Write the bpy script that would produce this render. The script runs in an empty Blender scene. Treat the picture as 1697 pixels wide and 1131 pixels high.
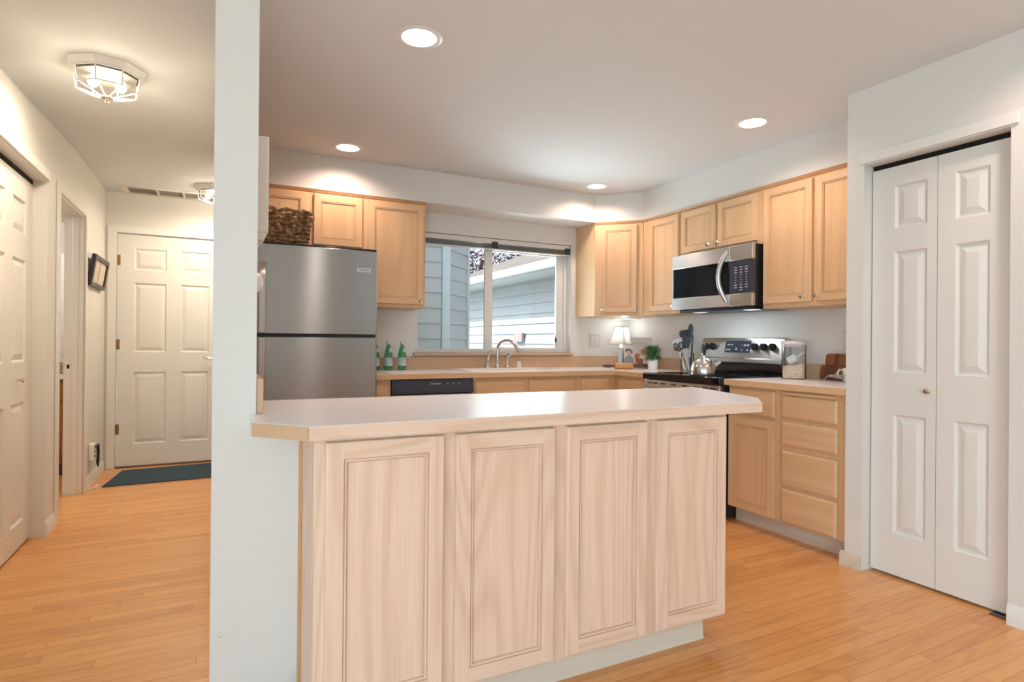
import bpy, bmesh, math, random
from mathutils import Vector, Matrix

random.seed(7)
SC = bpy.context.scene
COL = SC.collection
PI = math.pi
sin, cos = math.sin, math.cos


def srgb(r, g, b):
    def f(c):
        c /= 255.0
        return c / 12.92 if c <= 0.04045 else ((c + 0.055) / 1.055) ** 2.4
    return (f(r), f(g), f(b), 1.0)


# ------------------------------------------------------------------ camera
FPX, YAW, PITCH, ROLL = 972.476, 0.466209, 0.001507, 0.0086838
cam_d = bpy.data.cameras.new('camera')
cam_d.sensor_width = 36.0
cam_d.lens = FPX / 1697.0 * 36.0
cam_d.clip_start = 0.05
cam = bpy.data.objects.new('camera', cam_d)
COL.objects.link(cam)
_r = Vector((cos(YAW), -sin(YAW), 0))
_f = Vector((sin(YAW), cos(YAW), 0))
_u = Vector((0, 0, 1))
_f, _u = cos(PITCH) * _f + sin(PITCH) * _u, cos(PITCH) * _u - sin(PITCH) * _f
_r, _u = cos(ROLL) * _r + sin(ROLL) * _u, cos(ROLL) * _u - sin(ROLL) * _r
_m = Matrix((_r, _u, -_f)).transposed().to_4x4()
_m.translation = Vector((0, 0, 1.14))
cam.matrix_world = _m
SC.camera = cam

# ------------------------------------------------------------------ exposure, world, sun, daylight
vs = SC.view_settings
SC.display_settings.display_device = 'sRGB'
vs.view_transform = 'Standard'
vs.look = 'None'
vs.gamma = 1.0
vs.use_curve_mapping = False
vs.exposure = 0.0

world = bpy.data.worlds.new('world')
SC.world = world
world.use_nodes = True
wn = world.node_tree.nodes
wl = world.node_tree.links
sky = wn.new('ShaderNodeTexSky')
sky.sky_type = 'NISHITA'
sky.sun_disc = False
sky.sun_elevation = math.radians(46)
sky.sun_rotation = math.radians(-85)
sky.air_density = 1.0
sky.dust_density = 2.5
wn['Background'].inputs['Strength'].default_value = 0.36
hsv = wn.new('ShaderNodeHueSaturation')
hsv.inputs['Saturation'].default_value = 0.55
wl.new(sky.outputs[0], hsv.inputs['Color'])
wl.new(hsv.outputs[0], wn['Background'].inputs[0])


def light(name, kind, loc, power, color, size=None, size_y=None, to=None, spread=None):
    d = bpy.data.lights.new(name, kind)
    d.energy = power
    d.color = color
    o = bpy.data.objects.new(name, d)
    o.location = loc
    if kind == 'AREA':
        d.size = size
        if size_y:
            d.shape = 'RECTANGLE'
            d.size_y = size_y
        else:
            d.shape = 'DISK'
        if spread:
            d.spread = spread
    elif size is not None:
        d.shadow_soft_size = size
    if to is not None:
        o.rotation_euler = (Vector(to) - Vector(loc)).to_track_quat('-Z', 'Y').to_euler()
    COL.objects.link(o)
    return o


sun = light('sun', 'SUN', (0, 0, 10), 7.0, (1, 0.97, 0.93))
sun.data.angle = math.radians(0.6)
sun.rotation_euler = Vector((0.69, -0.12, -0.72)).to_track_quat('-Z', 'Y').to_euler()

DAY = (0.52, 0.83, 1.0)
# added fill lamps as daylight from unseen windows, tilted up towards the ceiling
light('daylight_fill_rear', 'AREA', (-1.9, -4.42, 1.3), 150, DAY, 2.6, 2.0, to=(-0.6, 0, 2.2))
light('daylight_fill_side', 'AREA', (-3.42, -1.6, 1.3), 85, DAY, 3.4, 2.0, to=(0, -1.2, 2.6))
# fill lamp added at the kitchen window, tilted up to brighten the ceiling
light('daylight_fill_kitchen', 'AREA', (2.50, 4.85, 1.45), 18, (0.80, 0.96, 1.0), 0.75, 0.9, to=(2.30, 2.8, 2.8), spread=math.radians(118))

# ------------------------------------------------------------------ materials


def mat(name, color=(0.8, 0.8, 0.8, 1), rough=0.5, metal=0.0, **kw):
    m = bpy.data.materials.new(name)
    m.use_nodes = True
    p = m.node_tree.nodes['Principled BSDF']
    p.inputs['Base Color'].default_value = color
    p.inputs['Roughness'].default_value = rough
    p.inputs['Metallic'].default_value = metal
    for k, v in kw.items():
        p.inputs[k.replace('_', ' ')].default_value = v
    return m


class NT:
    def __init__(s, m):
        s.t = m.node_tree
        s.p = s.t.nodes['Principled BSDF']

    def n(s, typ, **kw):
        nd = s.t.nodes.new(typ)
        for k, v in kw.items():
            setattr(nd, k, v)
        return nd

    def l(s, a, b):
        s.t.links.new(a, b)

    def math(s, op, a, b=None, c=None):
        nd = s.n('ShaderNodeMath', operation=op)
        for i, v in enumerate((a, b, c)):
            if v is None:
                continue
            if isinstance(v, (int, float)):
                nd.inputs[i].default_value = v
            else:
                s.l(v, nd.inputs[i])
        return nd.outputs[0]

    def ramp(s, fac, stops):
        nd = s.n('ShaderNodeValToRGB')
        el = nd.color_ramp.elements
        while len(el) < len(stops):
            el.new(0.5)
        for e, (pos, c) in zip(el, stops):
            e.position = pos
            e.color = c
        s.l(fac, nd.inputs[0])
        return nd.outputs[0]

    def mix(s, fac, a, b, blend='MIX'):
        nd = s.n('ShaderNodeMix', data_type='RGBA', blend_type=blend)
        for i, v in ((0, fac), (6, a), (7, b)):
            if isinstance(v, (int, float)):
                nd.inputs[i].default_value = v
            elif isinstance(v, tuple):
                nd.inputs[i].default_value = v
            else:
                s.l(v, nd.inputs[i])
        return nd.outputs[2]

    def bump(s, h, strength=0.2, dist=0.002):
        b = s.n('ShaderNodeBump')
        b.inputs['Strength'].default_value = strength
        b.inputs['Distance'].default_value = dist
        s.l(h, b.inputs['Height'])
        s.l(b.outputs[0], s.p.inputs['Normal'])

    def coords(s, scale=(1, 1, 1), rnd=0.0):
        tc = s.n('ShaderNodeTexCoord')
        src = tc.outputs['Object']
        if rnd:
            oi = s.n('ShaderNodeObjectInfo')
            v = s.n('ShaderNodeVectorMath', operation='ADD')
            sc = s.n('ShaderNodeVectorMath', operation='SCALE')
            cmb = s.n('ShaderNodeCombineXYZ')
            for i in range(3):
                s.l(oi.outputs['Random'], cmb.inputs[i])
            s.l(cmb.outputs[0], sc.inputs[0])
            sc.inputs['Scale'].default_value = rnd
            s.l(src, v.inputs[0])
            s.l(sc.outputs[0], v.inputs[1])
            src = v.outputs[0]
        mp = s.n('ShaderNodeMapping')
        mp.inputs['Scale'].default_value = scale
        s.l(src, mp.inputs[0])
        return mp.outputs[0]

    def noise(s, vec, scale, detail=3, rough=0.5, dist=0.0):
        nd = s.n('ShaderNodeTexNoise')
        nd.inputs['Scale'].default_value = scale
        nd.inputs['Detail'].default_value = detail
        nd.inputs['Roughness'].default_value = rough
        nd.inputs['Distortion'].default_value = dist
        s.l(vec, nd.inputs['Vector'])
        return nd.outputs[0]


def wood(name, light_c, dark_c, axis='z', rings=5.0, ring_mix=0.5, rough=0.42, stretch=0.07):
    m = mat(name, light_c, rough)
    t = NT(m)
    sc = {'x': (stretch, 1, 1), 'y': (1, stretch, 1), 'z': (1, 1, stretch)}[axis]
    v = t.coords(sc, rnd=7.3)
    base = t.noise(v, 3.2, 1.5, 0.4, 0.15)
    ring = t.math('SINE', t.math('MULTIPLY', base, rings * 18.0))
    ring = t.math('MULTIPLY_ADD', ring, 0.5, 0.5)
    ring = t.math('POWER', ring, 2.0)
    sc2 = {'x': (0.02, 1, 1), 'y': (1, 0.02, 1), 'z': (1, 1, 0.02)}[axis]
    v2 = t.coords(sc2, rnd=3.1)
    fib = t.noise(v2, 190, 2, 0.6)
    tone = t.noise(v, 1.1, 2, 0.5)
    f = t.math('ADD', t.math('MULTIPLY', ring, ring_mix * 0.55), t.math('MULTIPLY', fib, 0.42))
    f = t.math('ADD', f, t.math('MULTIPLY', tone, 0.22))
    c = t.ramp(f, [(0.20, light_c), (0.80, dark_c)])
    t.l(c, t.p.inputs['Base Color'])
    t.bump(fib, 0.06, 0.001)
    return m


M = {}
# painted walls
for nm, c in (('paint', (226, 222, 216)), ('trim_paint', (232, 229, 224)), ('door_paint', (230, 226, 220))):
    m = mat(nm, srgb(*c), 0.55 if nm == 'paint' else 0.38)
    if nm == 'paint':
        t = NT(m)
        t.bump(t.noise(t.coords(), 160, 2), 0.08, 0.0015)
    M[nm] = m
m = mat('ceiling_paint', srgb(222, 225, 226), 0.8)
t = NT(m)
t.bump(t.noise(t.coords(), 90, 3), 0.12, 0.002)
M['ceiling'] = m

# kitchen wood: maple uppers/bases; paler peninsula oak has cool daylight put into its colour
MA, MB_ = srgb(228, 190, 148), srgb(206, 162, 116)
M['maple'] = wood('maple_upright', MA, MB_, 'z', 3.0, 0.30)
M['maple_h'] = wood('maple_lying', MA, MB_, 'x', 3.0, 0.30)
OA, OB = srgb(240, 209, 187), srgb(206, 164, 136)
M['oak'] = wood('daylit_oak_upright', OA, OB, 'z', 7.0, 0.30, stretch=0.13)
M['oak_h'] = wood('daylit_oak_lying', OA, OB, 'x', 7.0, 0.34, stretch=0.12)
M['trim_wood'] = wood('shaded_maple_trim', srgb(200, 154, 108), srgb(172, 124, 80), 'x', 3, 0.3)  # darker tone: stained edge plus the soffit's shadow put into the colour
M['toe'] = wood('whitewashed_wood', srgb(224, 210, 192), srgb(202, 184, 164), 'x', 4, 0.4, 0.5)
M['rolling'] = wood('rolling_pin_wood', srgb(214, 160, 104), srgb(190, 132, 80), 'x', 3, 0.3, 0.4)
M['walnut'] = wood('dark_wood', srgb(120, 74, 48), srgb(86, 50, 32), 'x', 4, 0.6, 0.4)
M['acacia'] = wood('acacia_board', srgb(158, 98, 58), srgb(104, 58, 34), 'y', 3.0, 0.95, 0.4)
M['vanity_wood'] = wood('vanity_oak', srgb(170, 108, 52), srgb(130, 78, 34), 'z', 4, 0.5, 0.4)
# laminate
m = mat('laminate', srgb(231, 214, 200), 0.27)
t = NT(m)
c = t.ramp(t.noise(t.coords(), 420, 2, 0.7), [(0.35, srgb(234, 229, 228)), (0.65, srgb(241, 237, 236))])
t.l(c, t.p.inputs['Base Color'])
m.node_tree.nodes['Principled BSDF'].inputs['Specular IOR Level'].default_value = 0.3
M['laminate'] = m
m = mat('tan_laminate', srgb(206, 170, 136), 0.35)
t = NT(m)
c = t.ramp(t.noise(t.coords(), 300, 2, 0.7), [(0.35, srgb(200, 163, 129)), (0.65, srgb(211, 176, 143))])
t.l(c, t.p.inputs['Base Color'])
M['tan'] = m

# strip oak floor running along x
m = mat('oak_strip_floor', srgb(214, 150, 92), 0.3)
t = NT(m)
tc = t.n('ShaderNodeTexCoord')
sep = t.n('ShaderNodeSeparateXYZ')
t.l(tc.outputs['Object'], sep.inputs[0])
X_, Y_ = sep.outputs[0], sep.outputs[1]
rowf = t.math('DIVIDE', Y_, 0.0572)
row = t.math('FLOOR', rowf)
wn1 = t.n('ShaderNodeTexWhiteNoise', noise_dimensions='1D')
t.l(row, wn1.inputs['W'])
xs = t.math('DIVIDE', t.math('ADD', X_, t.math('MULTIPLY', wn1.outputs[0], 9.0)), 0.86)
pl = t.math('FLOOR', xs)
cmb = t.n('ShaderNodeCombineXYZ')
t.l(row, cmb.inputs[0])
t.l(pl, cmb.inputs[1])
wn2 = t.n('ShaderNodeTexWhiteNoise', noise_dimensions='2D')
t.l(cmb.outputs[0], wn2.inputs['Vector'])
off = t.n('ShaderNodeVectorMath', operation='ADD')
t.l(tc.outputs['Object'], off.inputs[0])
scl = t.n('ShaderNodeVectorMath', operation='SCALE')
t.l(wn2.outputs['Color'], scl.inputs[0])
scl.inputs['Scale'].default_value = 20.0
t.l(scl.outputs[0], off.inputs[1])
mp = t.n('ShaderNodeMapping')
mp.inputs['Scale'].default_value = (0.09, 1, 1)
t.l(off.outputs[0], mp.inputs[0])
g1 = t.noise(mp.outputs[0], 9, 2, 0.5, 0.3)
ring = t.math('POWER', t.math('MULTIPLY_ADD', t.math('SINE', t.math('MULTIPLY', g1, 60.0)), 0.5, 0.5), 2.0)
mp2 = t.n('ShaderNodeMapping')
mp2.inputs['Scale'].default_value = (0.02, 1, 1)
t.l(off.outputs[0], mp2.inputs[0])
fib = t.noise(mp2.outputs[0], 170, 2, 0.6)
fac = t.math('ADD', t.math('MULTIPLY', ring, 0.22), t.math('MULTIPLY', fib, 0.25))
fac = t.math('ADD', fac, t.math('MULTIPLY', wn2.outputs[0], 0.42))
c = t.ramp(fac, [(0.1, srgb(232, 172, 108)), (0.5, srgb(221, 155, 92)), (0.9, srgb(200, 131, 72))])
fy = t.math('FRACT', rowf)
seam = t.math('MINIMUM', fy, t.math('SUBTRACT', 1.0, fy))
fx = t.math('FRACT', xs)
seamx = t.math('MULTIPLY', t.math('MINIMUM', fx, t.math('SUBTRACT', 1.0, fx)), 14.0)
seam = t.math('MINIMUM', seam, seamx)
sm = t.math('SMOOTH_MIN', t.math('MULTIPLY', seam, 30.0), 1.0, 0.1)
c = t.mix(sm, srgb(170, 112, 62), c)
t.l(c, t.p.inputs['Base Color'])
t.p.inputs['Coat Weight'].default_value = 0.15
t.p.inputs['Coat Roughness'].default_value = 0.12
M['floor'] = m


def steel(name, color, rough, axis, aniso=0.75):
    m = mat(name, color, rough, 1.0)
    t = NT(m)
    sc = {'x': (0.01, 1, 1), 'y': (1, 0.01, 1), 'z': (1, 1, 0.01)}[axis]
    nz = t.noise(t.coords(sc), 500, 2, 0.6)
    rr = t.math('MULTIPLY_ADD', nz, 0.12, rough - 0.06)
    t.l(rr, t.p.inputs['Roughness'])
    t.p.inputs['Anisotropic'].default_value = aniso
    t.p.inputs['Anisotropic Rotation'].default_value = 0.25
    tg = t.n('ShaderNodeTangent', direction_type='RADIAL', axis='Z')
    t.l(tg.outputs[0], t.p.inputs['Tangent'])
    return m


M['steel'] = steel('brushed_steel', srgb(176, 186, 191), 0.30, 'x', 0.95)
M['appliance_steel'] = steel('appliance_steel', srgb(214, 214, 212), 0.34, 'x', 0.9)
M['bar_steel'] = mat('bar_steel', srgb(196, 192, 188), 0.34, 1.0)
M['steel_dark'] = mat('dark_steel', srgb(120, 116, 112), 0.35, 1.0)
M['chrome'] = mat('chrome', srgb(225, 224, 222), 0.08, 1.0)
M['kettle'] = mat('polished_steel', srgb(206, 204, 200), 0.22, 1.0)
M['nickel'] = mat('satin_nickel', srgb(226, 216, 200), 0.15, 1.0)
M['brass'] = mat('aged_brass', srgb(150, 122, 78), 0.35, 1.0)
M['black'] = mat('black_plastic', srgb(22, 23, 26), 0.35)
M['black_gloss'] = mat('black_glass', srgb(12, 13, 18), 0.06)
M['charcoal'] = mat('charcoal_panel', srgb(50, 54, 70), 0.3)
M['grey_utensil'] = mat('slate_nylon', srgb(58, 62, 70), 0.45)
M['white_plastic'] = mat('white_plastic', srgb(236, 234, 230), 0.35)
M['white_sink'] = mat('white_enamel', srgb(238, 228, 218), 0.15)
M['white_ceramic'] = mat('white_ceramic', srgb(240, 238, 234), 0.2)
M['plate_plastic'] = mat('ivory_plate', srgb(214, 209, 200), 0.4)
M['plate_rocker'] = mat('ivory_rocker', srgb(226, 222, 214), 0.35)
M['grey_plastic'] = mat('pale_grey_plastic', srgb(206, 210, 214), 0.35)
M['white_print'] = mat('white_print', srgb(225, 228, 232), 0.5)
M['dark_print'] = mat('dark_print', srgb(60, 60, 62), 0.5)
M['void'] = mat('dark_gap', srgb(10, 9, 8), 0.9)
M['window_frame'] = mat('white_vinyl', srgb(232, 228, 222), 0.4)
M['mirror'] = mat('mirror_glass', srgb(240, 240, 240), 0.02, 1.0)


def clear_glass(name, tint=(1, 1, 1, 1), gloss=0.06, rough=0.02):
    m = bpy.data.materials.new(name)
    m.use_nodes = True
    t = m.node_tree
    t.nodes.remove(t.nodes['Principled BSDF'])
    a = t.nodes.new('ShaderNodeBsdfTransparent')
    a.inputs[0].default_value = tint
    b = t.nodes.new('ShaderNodeBsdfGlossy')
    b.inputs['Roughness'].default_value = rough
    mx = t.nodes.new('ShaderNodeMixShader')
    fr = t.nodes.new('ShaderNodeFresnel')
    fr.inputs['IOR'].default_value = 1.0 + gloss * 5
    t.links.new(fr.outputs[0], mx.inputs[0])
    t.links.new(a.outputs[0], mx.inputs[1])
    t.links.new(b.outputs[0], mx.inputs[2])
    t.links.new(mx.outputs[0], t.nodes['Material Output'].inputs[0])
    return m


M['window_glass'] = clear_glass('window_glass', (0.97, 0.985, 0.985, 1))
M['lamp_glass'] = clear_glass('thick_lamp_glass', (0.88, 0.87, 0.84, 1), 0.02, 0.02)
M['clear_plastic'] = clear_glass('clear_plastic', (0.985, 0.98, 0.98, 1), 0.035, 0.05)
m = mat('green_bottle_glass', srgb(104, 196, 138), 0.06)
m.node_tree.nodes['Principled BSDF'].inputs['Transmission Weight'].default_value = 0.7
M['green_glass'] = m


def emis(name, color, strength):
    m = mat(name, (0.9, 0.9, 0.9, 1), 0.5)
    p = m.node_tree.nodes['Principled BSDF']
    p.inputs['Emission Color'].default_value = color
    p.inputs['Emission Strength'].default_value = strength
    return m


WARM = (1.0, 0.75, 0.64)
HALL = (1.0, 0.87, 0.70)
M['bulb'] = emis('lit_bulb', (1, 0.93, 0.82, 1), 6.0)
M['bulb_small'] = emis('cooktop_lamp_lens', (0.92, 0.97, 1, 1), 0.9)
M['display'] = emis('green_display', srgb(60, 150, 100), 0.12)
M['display'].node_tree.nodes['Principled BSDF'].inputs['Base Color'].default_value = srgb(20, 40, 34)
M['reflector'] = mat('white_reflector', srgb(250, 244, 232), 0.3)
m = mat('lamp_shade_fabric', srgb(222, 220, 214), 0.8)
m.node_tree.nodes['Principled BSDF'].inputs['Transmission Weight'].default_value = 0.0
M['shade_trim'] = mat('grey_braid', srgb(150, 146, 140), 0.8)
t = NT(m)
tr = t.n('ShaderNodeBsdfTranslucent')
tr.inputs[0].default_value = srgb(240, 238, 230)
mx = t.n('ShaderNodeMixShader')
mx.inputs[0].default_value = 0.45
t.l(t.p.outputs[0], mx.inputs[1])
t.l(tr.outputs[0], mx.inputs[2])
t.l(mx.outputs[0], t.t.nodes['Material Output'].inputs[0])
M['shade'] = m
# outdoors
M['siding'] = mat('blue_grey_siding', srgb(182, 188, 188), 0.6)
M['siding_far'] = mat('grey_siding', srgb(168, 180, 188), 0.6)
M['ext_trim'] = mat('pale_blue_trim', srgb(196, 210, 214), 0.5)
m = mat('grey_shingles', srgb(176, 166, 158), 0.9)
t = NT(m)
v = t.coords()
br = t.n('ShaderNodeTexBrick')
br.inputs['Scale'].default_value = 1.0
br.inputs['Brick Width'].default_value = 0.3
br.inputs['Row Height'].default_value = 0.14
br.inputs['Mortar Size'].default_value = 0.008
br.inputs['Color1'].default_value = srgb(128, 120, 114)
br.inputs['Color2'].default_value = srgb(108, 102, 98)
br.inputs['Mortar'].default_value = srgb(80, 76, 72)
mp = t.n('ShaderNodeMapping')
mp.inputs['Rotation'].default_value = (0, 0, PI / 2)
t.l(v, mp.inputs[0])
t.l(mp.outputs[0], br.inputs['Vector'])
t.l(br.outputs[0], t.p.inputs['Base Color'])
M['shingles'] = m
M['ground'] = mat('gravel_ground', srgb(150, 146, 138), 0.9)
m = mat('plum_leaves', srgb(92, 66, 72), 0.6)
t = NT(m)
c = t.ramp(t.noise(t.coords(), 9, 2), [(0.35, srgb(70, 48, 58)), (0.65, srgb(122, 92, 98))])
t.l(c, t.p.inputs['Base Color'])
M['plum'] = m
M['bark'] = mat('bark', srgb(80, 66, 58), 0.9)
# small things
m = mat('seagrass', srgb(128, 98, 66), 0.8)
t = NT(m)
c = t.ramp(t.noise(t.coords(), 38, 3, 0.6), [(0.3, srgb(84, 60, 40)), (0.5, srgb(150, 116, 80)), (0.7, srgb(206, 178, 140))])
t.l(c, t.p.inputs['Base Color'])
M['seagrass'] = m
m = mat('mat_fabric', srgb(44, 66, 80), 0.95)
t = NT(m)
nz = t.noise(t.coords(), 260, 2, 0.7)
c = t.ramp(nz, [(0.3, srgb(32, 50, 62)), (0.7, srgb(62, 88, 102))])
t.l(c, t.p.inputs['Base Color'])
t.bump(nz, 0.5, 0.003)
M['mat'] = m
M['leaf'] = mat('fresh_green_leaf', srgb(74, 116, 70), 0.5)
M['sprig'] = mat('pale_sage_leaf', srgb(186, 190, 178), 0.6)
m = mat('flour', srgb(222, 196, 166), 0.9)
t = NT(m)
c = t.ramp(t.noise(t.coords(), 70, 3, 0.6), [(0.35, srgb(224, 194, 160)), (0.65, srgb(244, 224, 200))])
t.l(c, t.p.inputs['Base Color'])
M['flour'] = m
M['lid'] = mat('blush_lid', srgb(228, 212, 206), 0.4)
M['label_paper'] = mat('pale_blue_label', srgb(196, 214, 214), 0.5)
M['label_blue'] = mat('blue_print', srgb(70, 96, 140), 0.5)
M['red'] = mat('red_print', srgb(176, 60, 56), 0.5)
M['cap'] = mat('silver_cap', srgb(214, 214, 208), 0.35, 0.3)
M['book'] = mat('book_cover', srgb(212, 204, 196), 0.5)
M['book_dark'] = mat('cover_dark', srgb(78, 72, 74), 0.5)
M['book_grey'] = mat('cover_grey', srgb(150, 146, 146), 0.5)
M['book_skin'] = mat('cover_skin', srgb(206, 170, 150), 0.5)
M['book_orange'] = mat('cover_orange', srgb(206, 128, 76), 0.5)
M['book_red'] = mat('cover_rust', srgb(176, 92, 62), 0.5)
M['book_white'] = mat('cover_white', srgb(236, 230, 222), 0.5)
M['paper'] = mat('pages', srgb(226, 220, 206), 0.8)
M['frame_black'] = mat('black_frame', srgb(38, 34, 32), 0.35)
M['art'] = mat('cream_paper', srgb(214, 202, 184), 0.7)
M['art2'] = mat('blush_paper', srgb(212, 194, 180), 0.7)
M['vent'] = mat('white_metal', srgb(228, 222, 212), 0.45)
M['blind'] = mat('backlit_blind_slat', srgb(150, 154, 154), 0.4, 0.3)  # white slats; their backlit shade is put into the grey
M['box_paint'] = mat('dusty_pink_paint', srgb(150, 140, 138), 0.6)
M['dimming_grey'] = mat('dimming_plate_grey', srgb(92, 88, 82), 0.6)
M['vent_back'] = mat('duct_off_white', srgb(224, 218, 208), 0.8)  # even off-white backing behind the louvers
M['door_hall'] = M['door_paint']

# ------------------------------------------------------------------ mesh helpers


class MB:
    def __init__(s):
        s.v, s.f, s.m = [], [], []
        s.x = None

    def add(s, vs_, fs, mi=0):
        b = len(s.v)
        if s.x is not None:
            vs_ = [s.x @ Vector(q) for q in vs_]
        s.v += [tuple(q) for q in vs_]
        for i, f in enumerate(fs):
            s.f.append(tuple(b + k for k in f))
            s.m.append(mi if isinstance(mi, int) else mi[i])
        return s

    def box(s, x0, x1, y0, y1, z0, z1, mi=0):
        v = [(x0, y0, z0), (x1, y0, z0), (x1, y1, z0), (x0, y1, z0), (x0, y0, z1), (x1, y0, z1), (x1, y1, z1), (x0, y1, z1)]
        f = [(0, 3, 2, 1), (4, 5, 6, 7), (0, 1, 5, 4), (1, 2, 6, 5), (2, 3, 7, 6), (3, 0, 4, 7)]
        return s.add(v, f, mi)

    def prism(s, pts, z0, z1, mi=0):
        n = len(pts)
        v = [(x, y, z0) for x, y in pts] + [(x, y, z1) for x, y in pts]
        f = [tuple(reversed(range(n))), tuple(range(n, 2 * n))]
        f += [(i, (i + 1) % n, n + (i + 1) % n, n + i) for i in range(n)]
        return s.add(v, f, mi)

    def prism_axis(s, pts, a0, a1, axis, mi=0):
        """polygon in the two other axes, extruded along axis ('x': pts=(y,z); 'y': pts=(x,z))"""
        n = len(pts)
        mk = (lambda p, q, a: (a, p, q)) if axis == 'x' else (lambda p, q, a: (p, a, q))
        v = [mk(p, q, a0) for p, q in pts] + [mk(p, q, a1) for p, q in pts]
        f = [tuple(reversed(range(n))), tuple(range(n, 2 * n))]
        f += [(i, (i + 1) % n, n + (i + 1) % n, n + i) for i in range(n)]
        return s.add(v, f, mi)

    def lathe(s, prof, c=(0, 0, 0), n=28, axis='z', mi=0, cap0=True, cap1=True):
        """prof: (radius, height) pairs"""
        v, f = [], []
        for r, h in prof:
            for k in range(n):
                a = 2 * PI * k / n
                p = (r * cos(a), r * sin(a), h)
                if axis == 'x':
                    p = (h, r * cos(a), r * sin(a))
                elif axis == 'y':
                    p = (r * cos(a), h, r * sin(a))
                v.append((c[0] + p[0], c[1] + p[1], c[2] + p[2]))
        for i in range(len(prof) - 1):
            for k in range(n):
                k2 = (k + 1) % n
                f.append((i * n + k, i * n + k2, (i + 1) * n + k2, (i + 1) * n + k))
        if cap0:
            f.append(tuple(reversed(range(n))))
        if cap1:
            f.append(tuple(range((len(prof) - 1) * n, len(prof) * n)))
        return s.add(v, f, mi)

    def tube(s, path, r, n=10, mi=0, caps=True, flat=1.0):
        path = [Vector(p) for p in path]
        m = len(path)
        rs = r if isinstance(r, (list, tuple)) else [r] * m
        tang = []
        for i in range(m):
            a, b = path[max(0, i - 1)], path[min(m - 1, i + 1)]
            tang.append((b - a).normalized())
        up = Vector((0, 0, 1)) if abs(tang[0].z) < 0.9 else Vector((1, 0, 0))
        nrm = (up - tang[0] * up.dot(tang[0])).normalized()
        v, f = [], []
        for i in range(m):
            nrm = (nrm - tang[i] * nrm.dot(tang[i])).normalized()
            bi = tang[i].cross(nrm)
            for k in range(n):
                a = 2 * PI * k / n
                v.append(path[i] + nrm * (rs[i] * cos(a)) + bi * (rs[i] * flat * sin(a)))
        for i in range(m - 1):
            for k in range(n):
                k2 = (k + 1) % n
                f.append((i * n + k, i * n + k2, (i + 1) * n + k2, (i + 1) * n + k))
        if caps:
            f.append(tuple(reversed(range(n))))
            f.append(tuple(range((m - 1) * n, m * n)))
        return s.add(v, f, mi)

    def ball(s, c, rx, ry=None, rz=None, n=14, m=9, mi=0):
        ry = ry or rx
        rz = rz or rx
        v, f = [(c[0], c[1], c[2] - rz)], []
        for i in range(1, m):
            t_ = -PI / 2 + PI * i / m
            for k in range(n):
                a = 2 * PI * k / n
                v.append((c[0] + rx * cos(t_) * cos(a), c[1] + ry * cos(t_) * sin(a), c[2] + rz * sin(t_)))
        v.append((c[0], c[1], c[2] + rz))
        for k in range(n):
            f.append((0, 1 + (k + 1) % n, 1 + k))
        for i in range(m - 2):
            for k in range(n):
                k2 = (k + 1) % n
                f.append((1 + i * n + k, 1 + i * n + k2, 1 + (i + 1) * n + k2, 1 + (i + 1) * n + k))
        e = len(v) - 1
        for k in range(n):
            f.append((e, 1 + (m - 2) * n + k, 1 + (m - 2) * n + (k + 1) % n))
        return s.add(v, f, mi)

    def rings(s, x0, x1, z0, z1, prof, mi_v=0, mi_h=0, fill=True, butt=-1):
        """nested rectangles facing -y: prof = (inset, y)"""
        v = []
        for d, y in prof:
            v += [(x0 + d, y, z0 + d), (x1 - d, y, z0 + d), (x1 - d, y, z1 - d), (x0 + d, y, z1 - d)]
        f, mi = [], []
        for i in range(len(prof) - 1):
            if i == butt:
                (d0, y0), (d1, y1) = prof[i], prof[i + 1]
                e = len(v)
                v += [(x0 + d1, y0, z0 + d0), (x1 - d1, y0, z0 + d0), (x1 - d1, y0, z1 - d0), (x0 + d1, y0, z1 - d0)]
                a_, b_ = 4 * i, 4 * i + 4
                f += [(a_, e, b_, b_ + 3, e + 3, a_ + 3), (e + 1, a_ + 1, a_ + 2, e + 2, b_ + 2, b_ + 1), (e, e + 1, b_ + 1, b_), (b_ + 3, b_ + 2, e + 2, e + 3)]
                mi += [mi_v, mi_v, mi_h, mi_h]
                continue
            for k in range(4):
                k2 = (k + 1) % 4
                f.append((4 * i + k, 4 * i + k2, 4 * i + 4 + k2, 4 * i + 4 + k))
                mi.append(mi_h if k in (0, 2) else mi_v)
        if fill:
            b = 4 * (len(prof) - 1)
            f.append((b, b + 1, b + 2, b + 3))
            mi.append(mi_v)
        return s.add(v, f, mi)

    def slab(s, xs_, zs_, panels, y, t_, prof):
        """door leaf facing -y: grid of cells, the cells in panels get a moulded panel"""
        x0, x1, z0, z1 = xs_[0], xs_[-1], zs_[0], zs_[-1]
        s.add([(x0, y, z0), (x1, y, z0), (x1, y, z1), (x0, y, z1), (x0, y + t_, z0), (x1, y + t_, z0), (x1, y + t_, z1), (x0, y + t_, z1)],
              [(4, 7, 6, 5), (0, 4, 5, 1), (1, 5, 6, 2), (2, 6, 7, 3), (3, 7, 4, 0)])
        for i in range(len(xs_) - 1):
            for j in range(len(zs_) - 1):
                a, b, c, d = xs_[i], xs_[i + 1], zs_[j], zs_[j + 1]
                if (i, j) in panels:
                    s.rings(a, b, c, d, [(q, y + h) for q, h in prof])
                else:
                    s.add([(a, y, c), (b, y, c), (b, y, d), (a, y, d)], [(0, 1, 2, 3)])
        return s


ORG = {}


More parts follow.
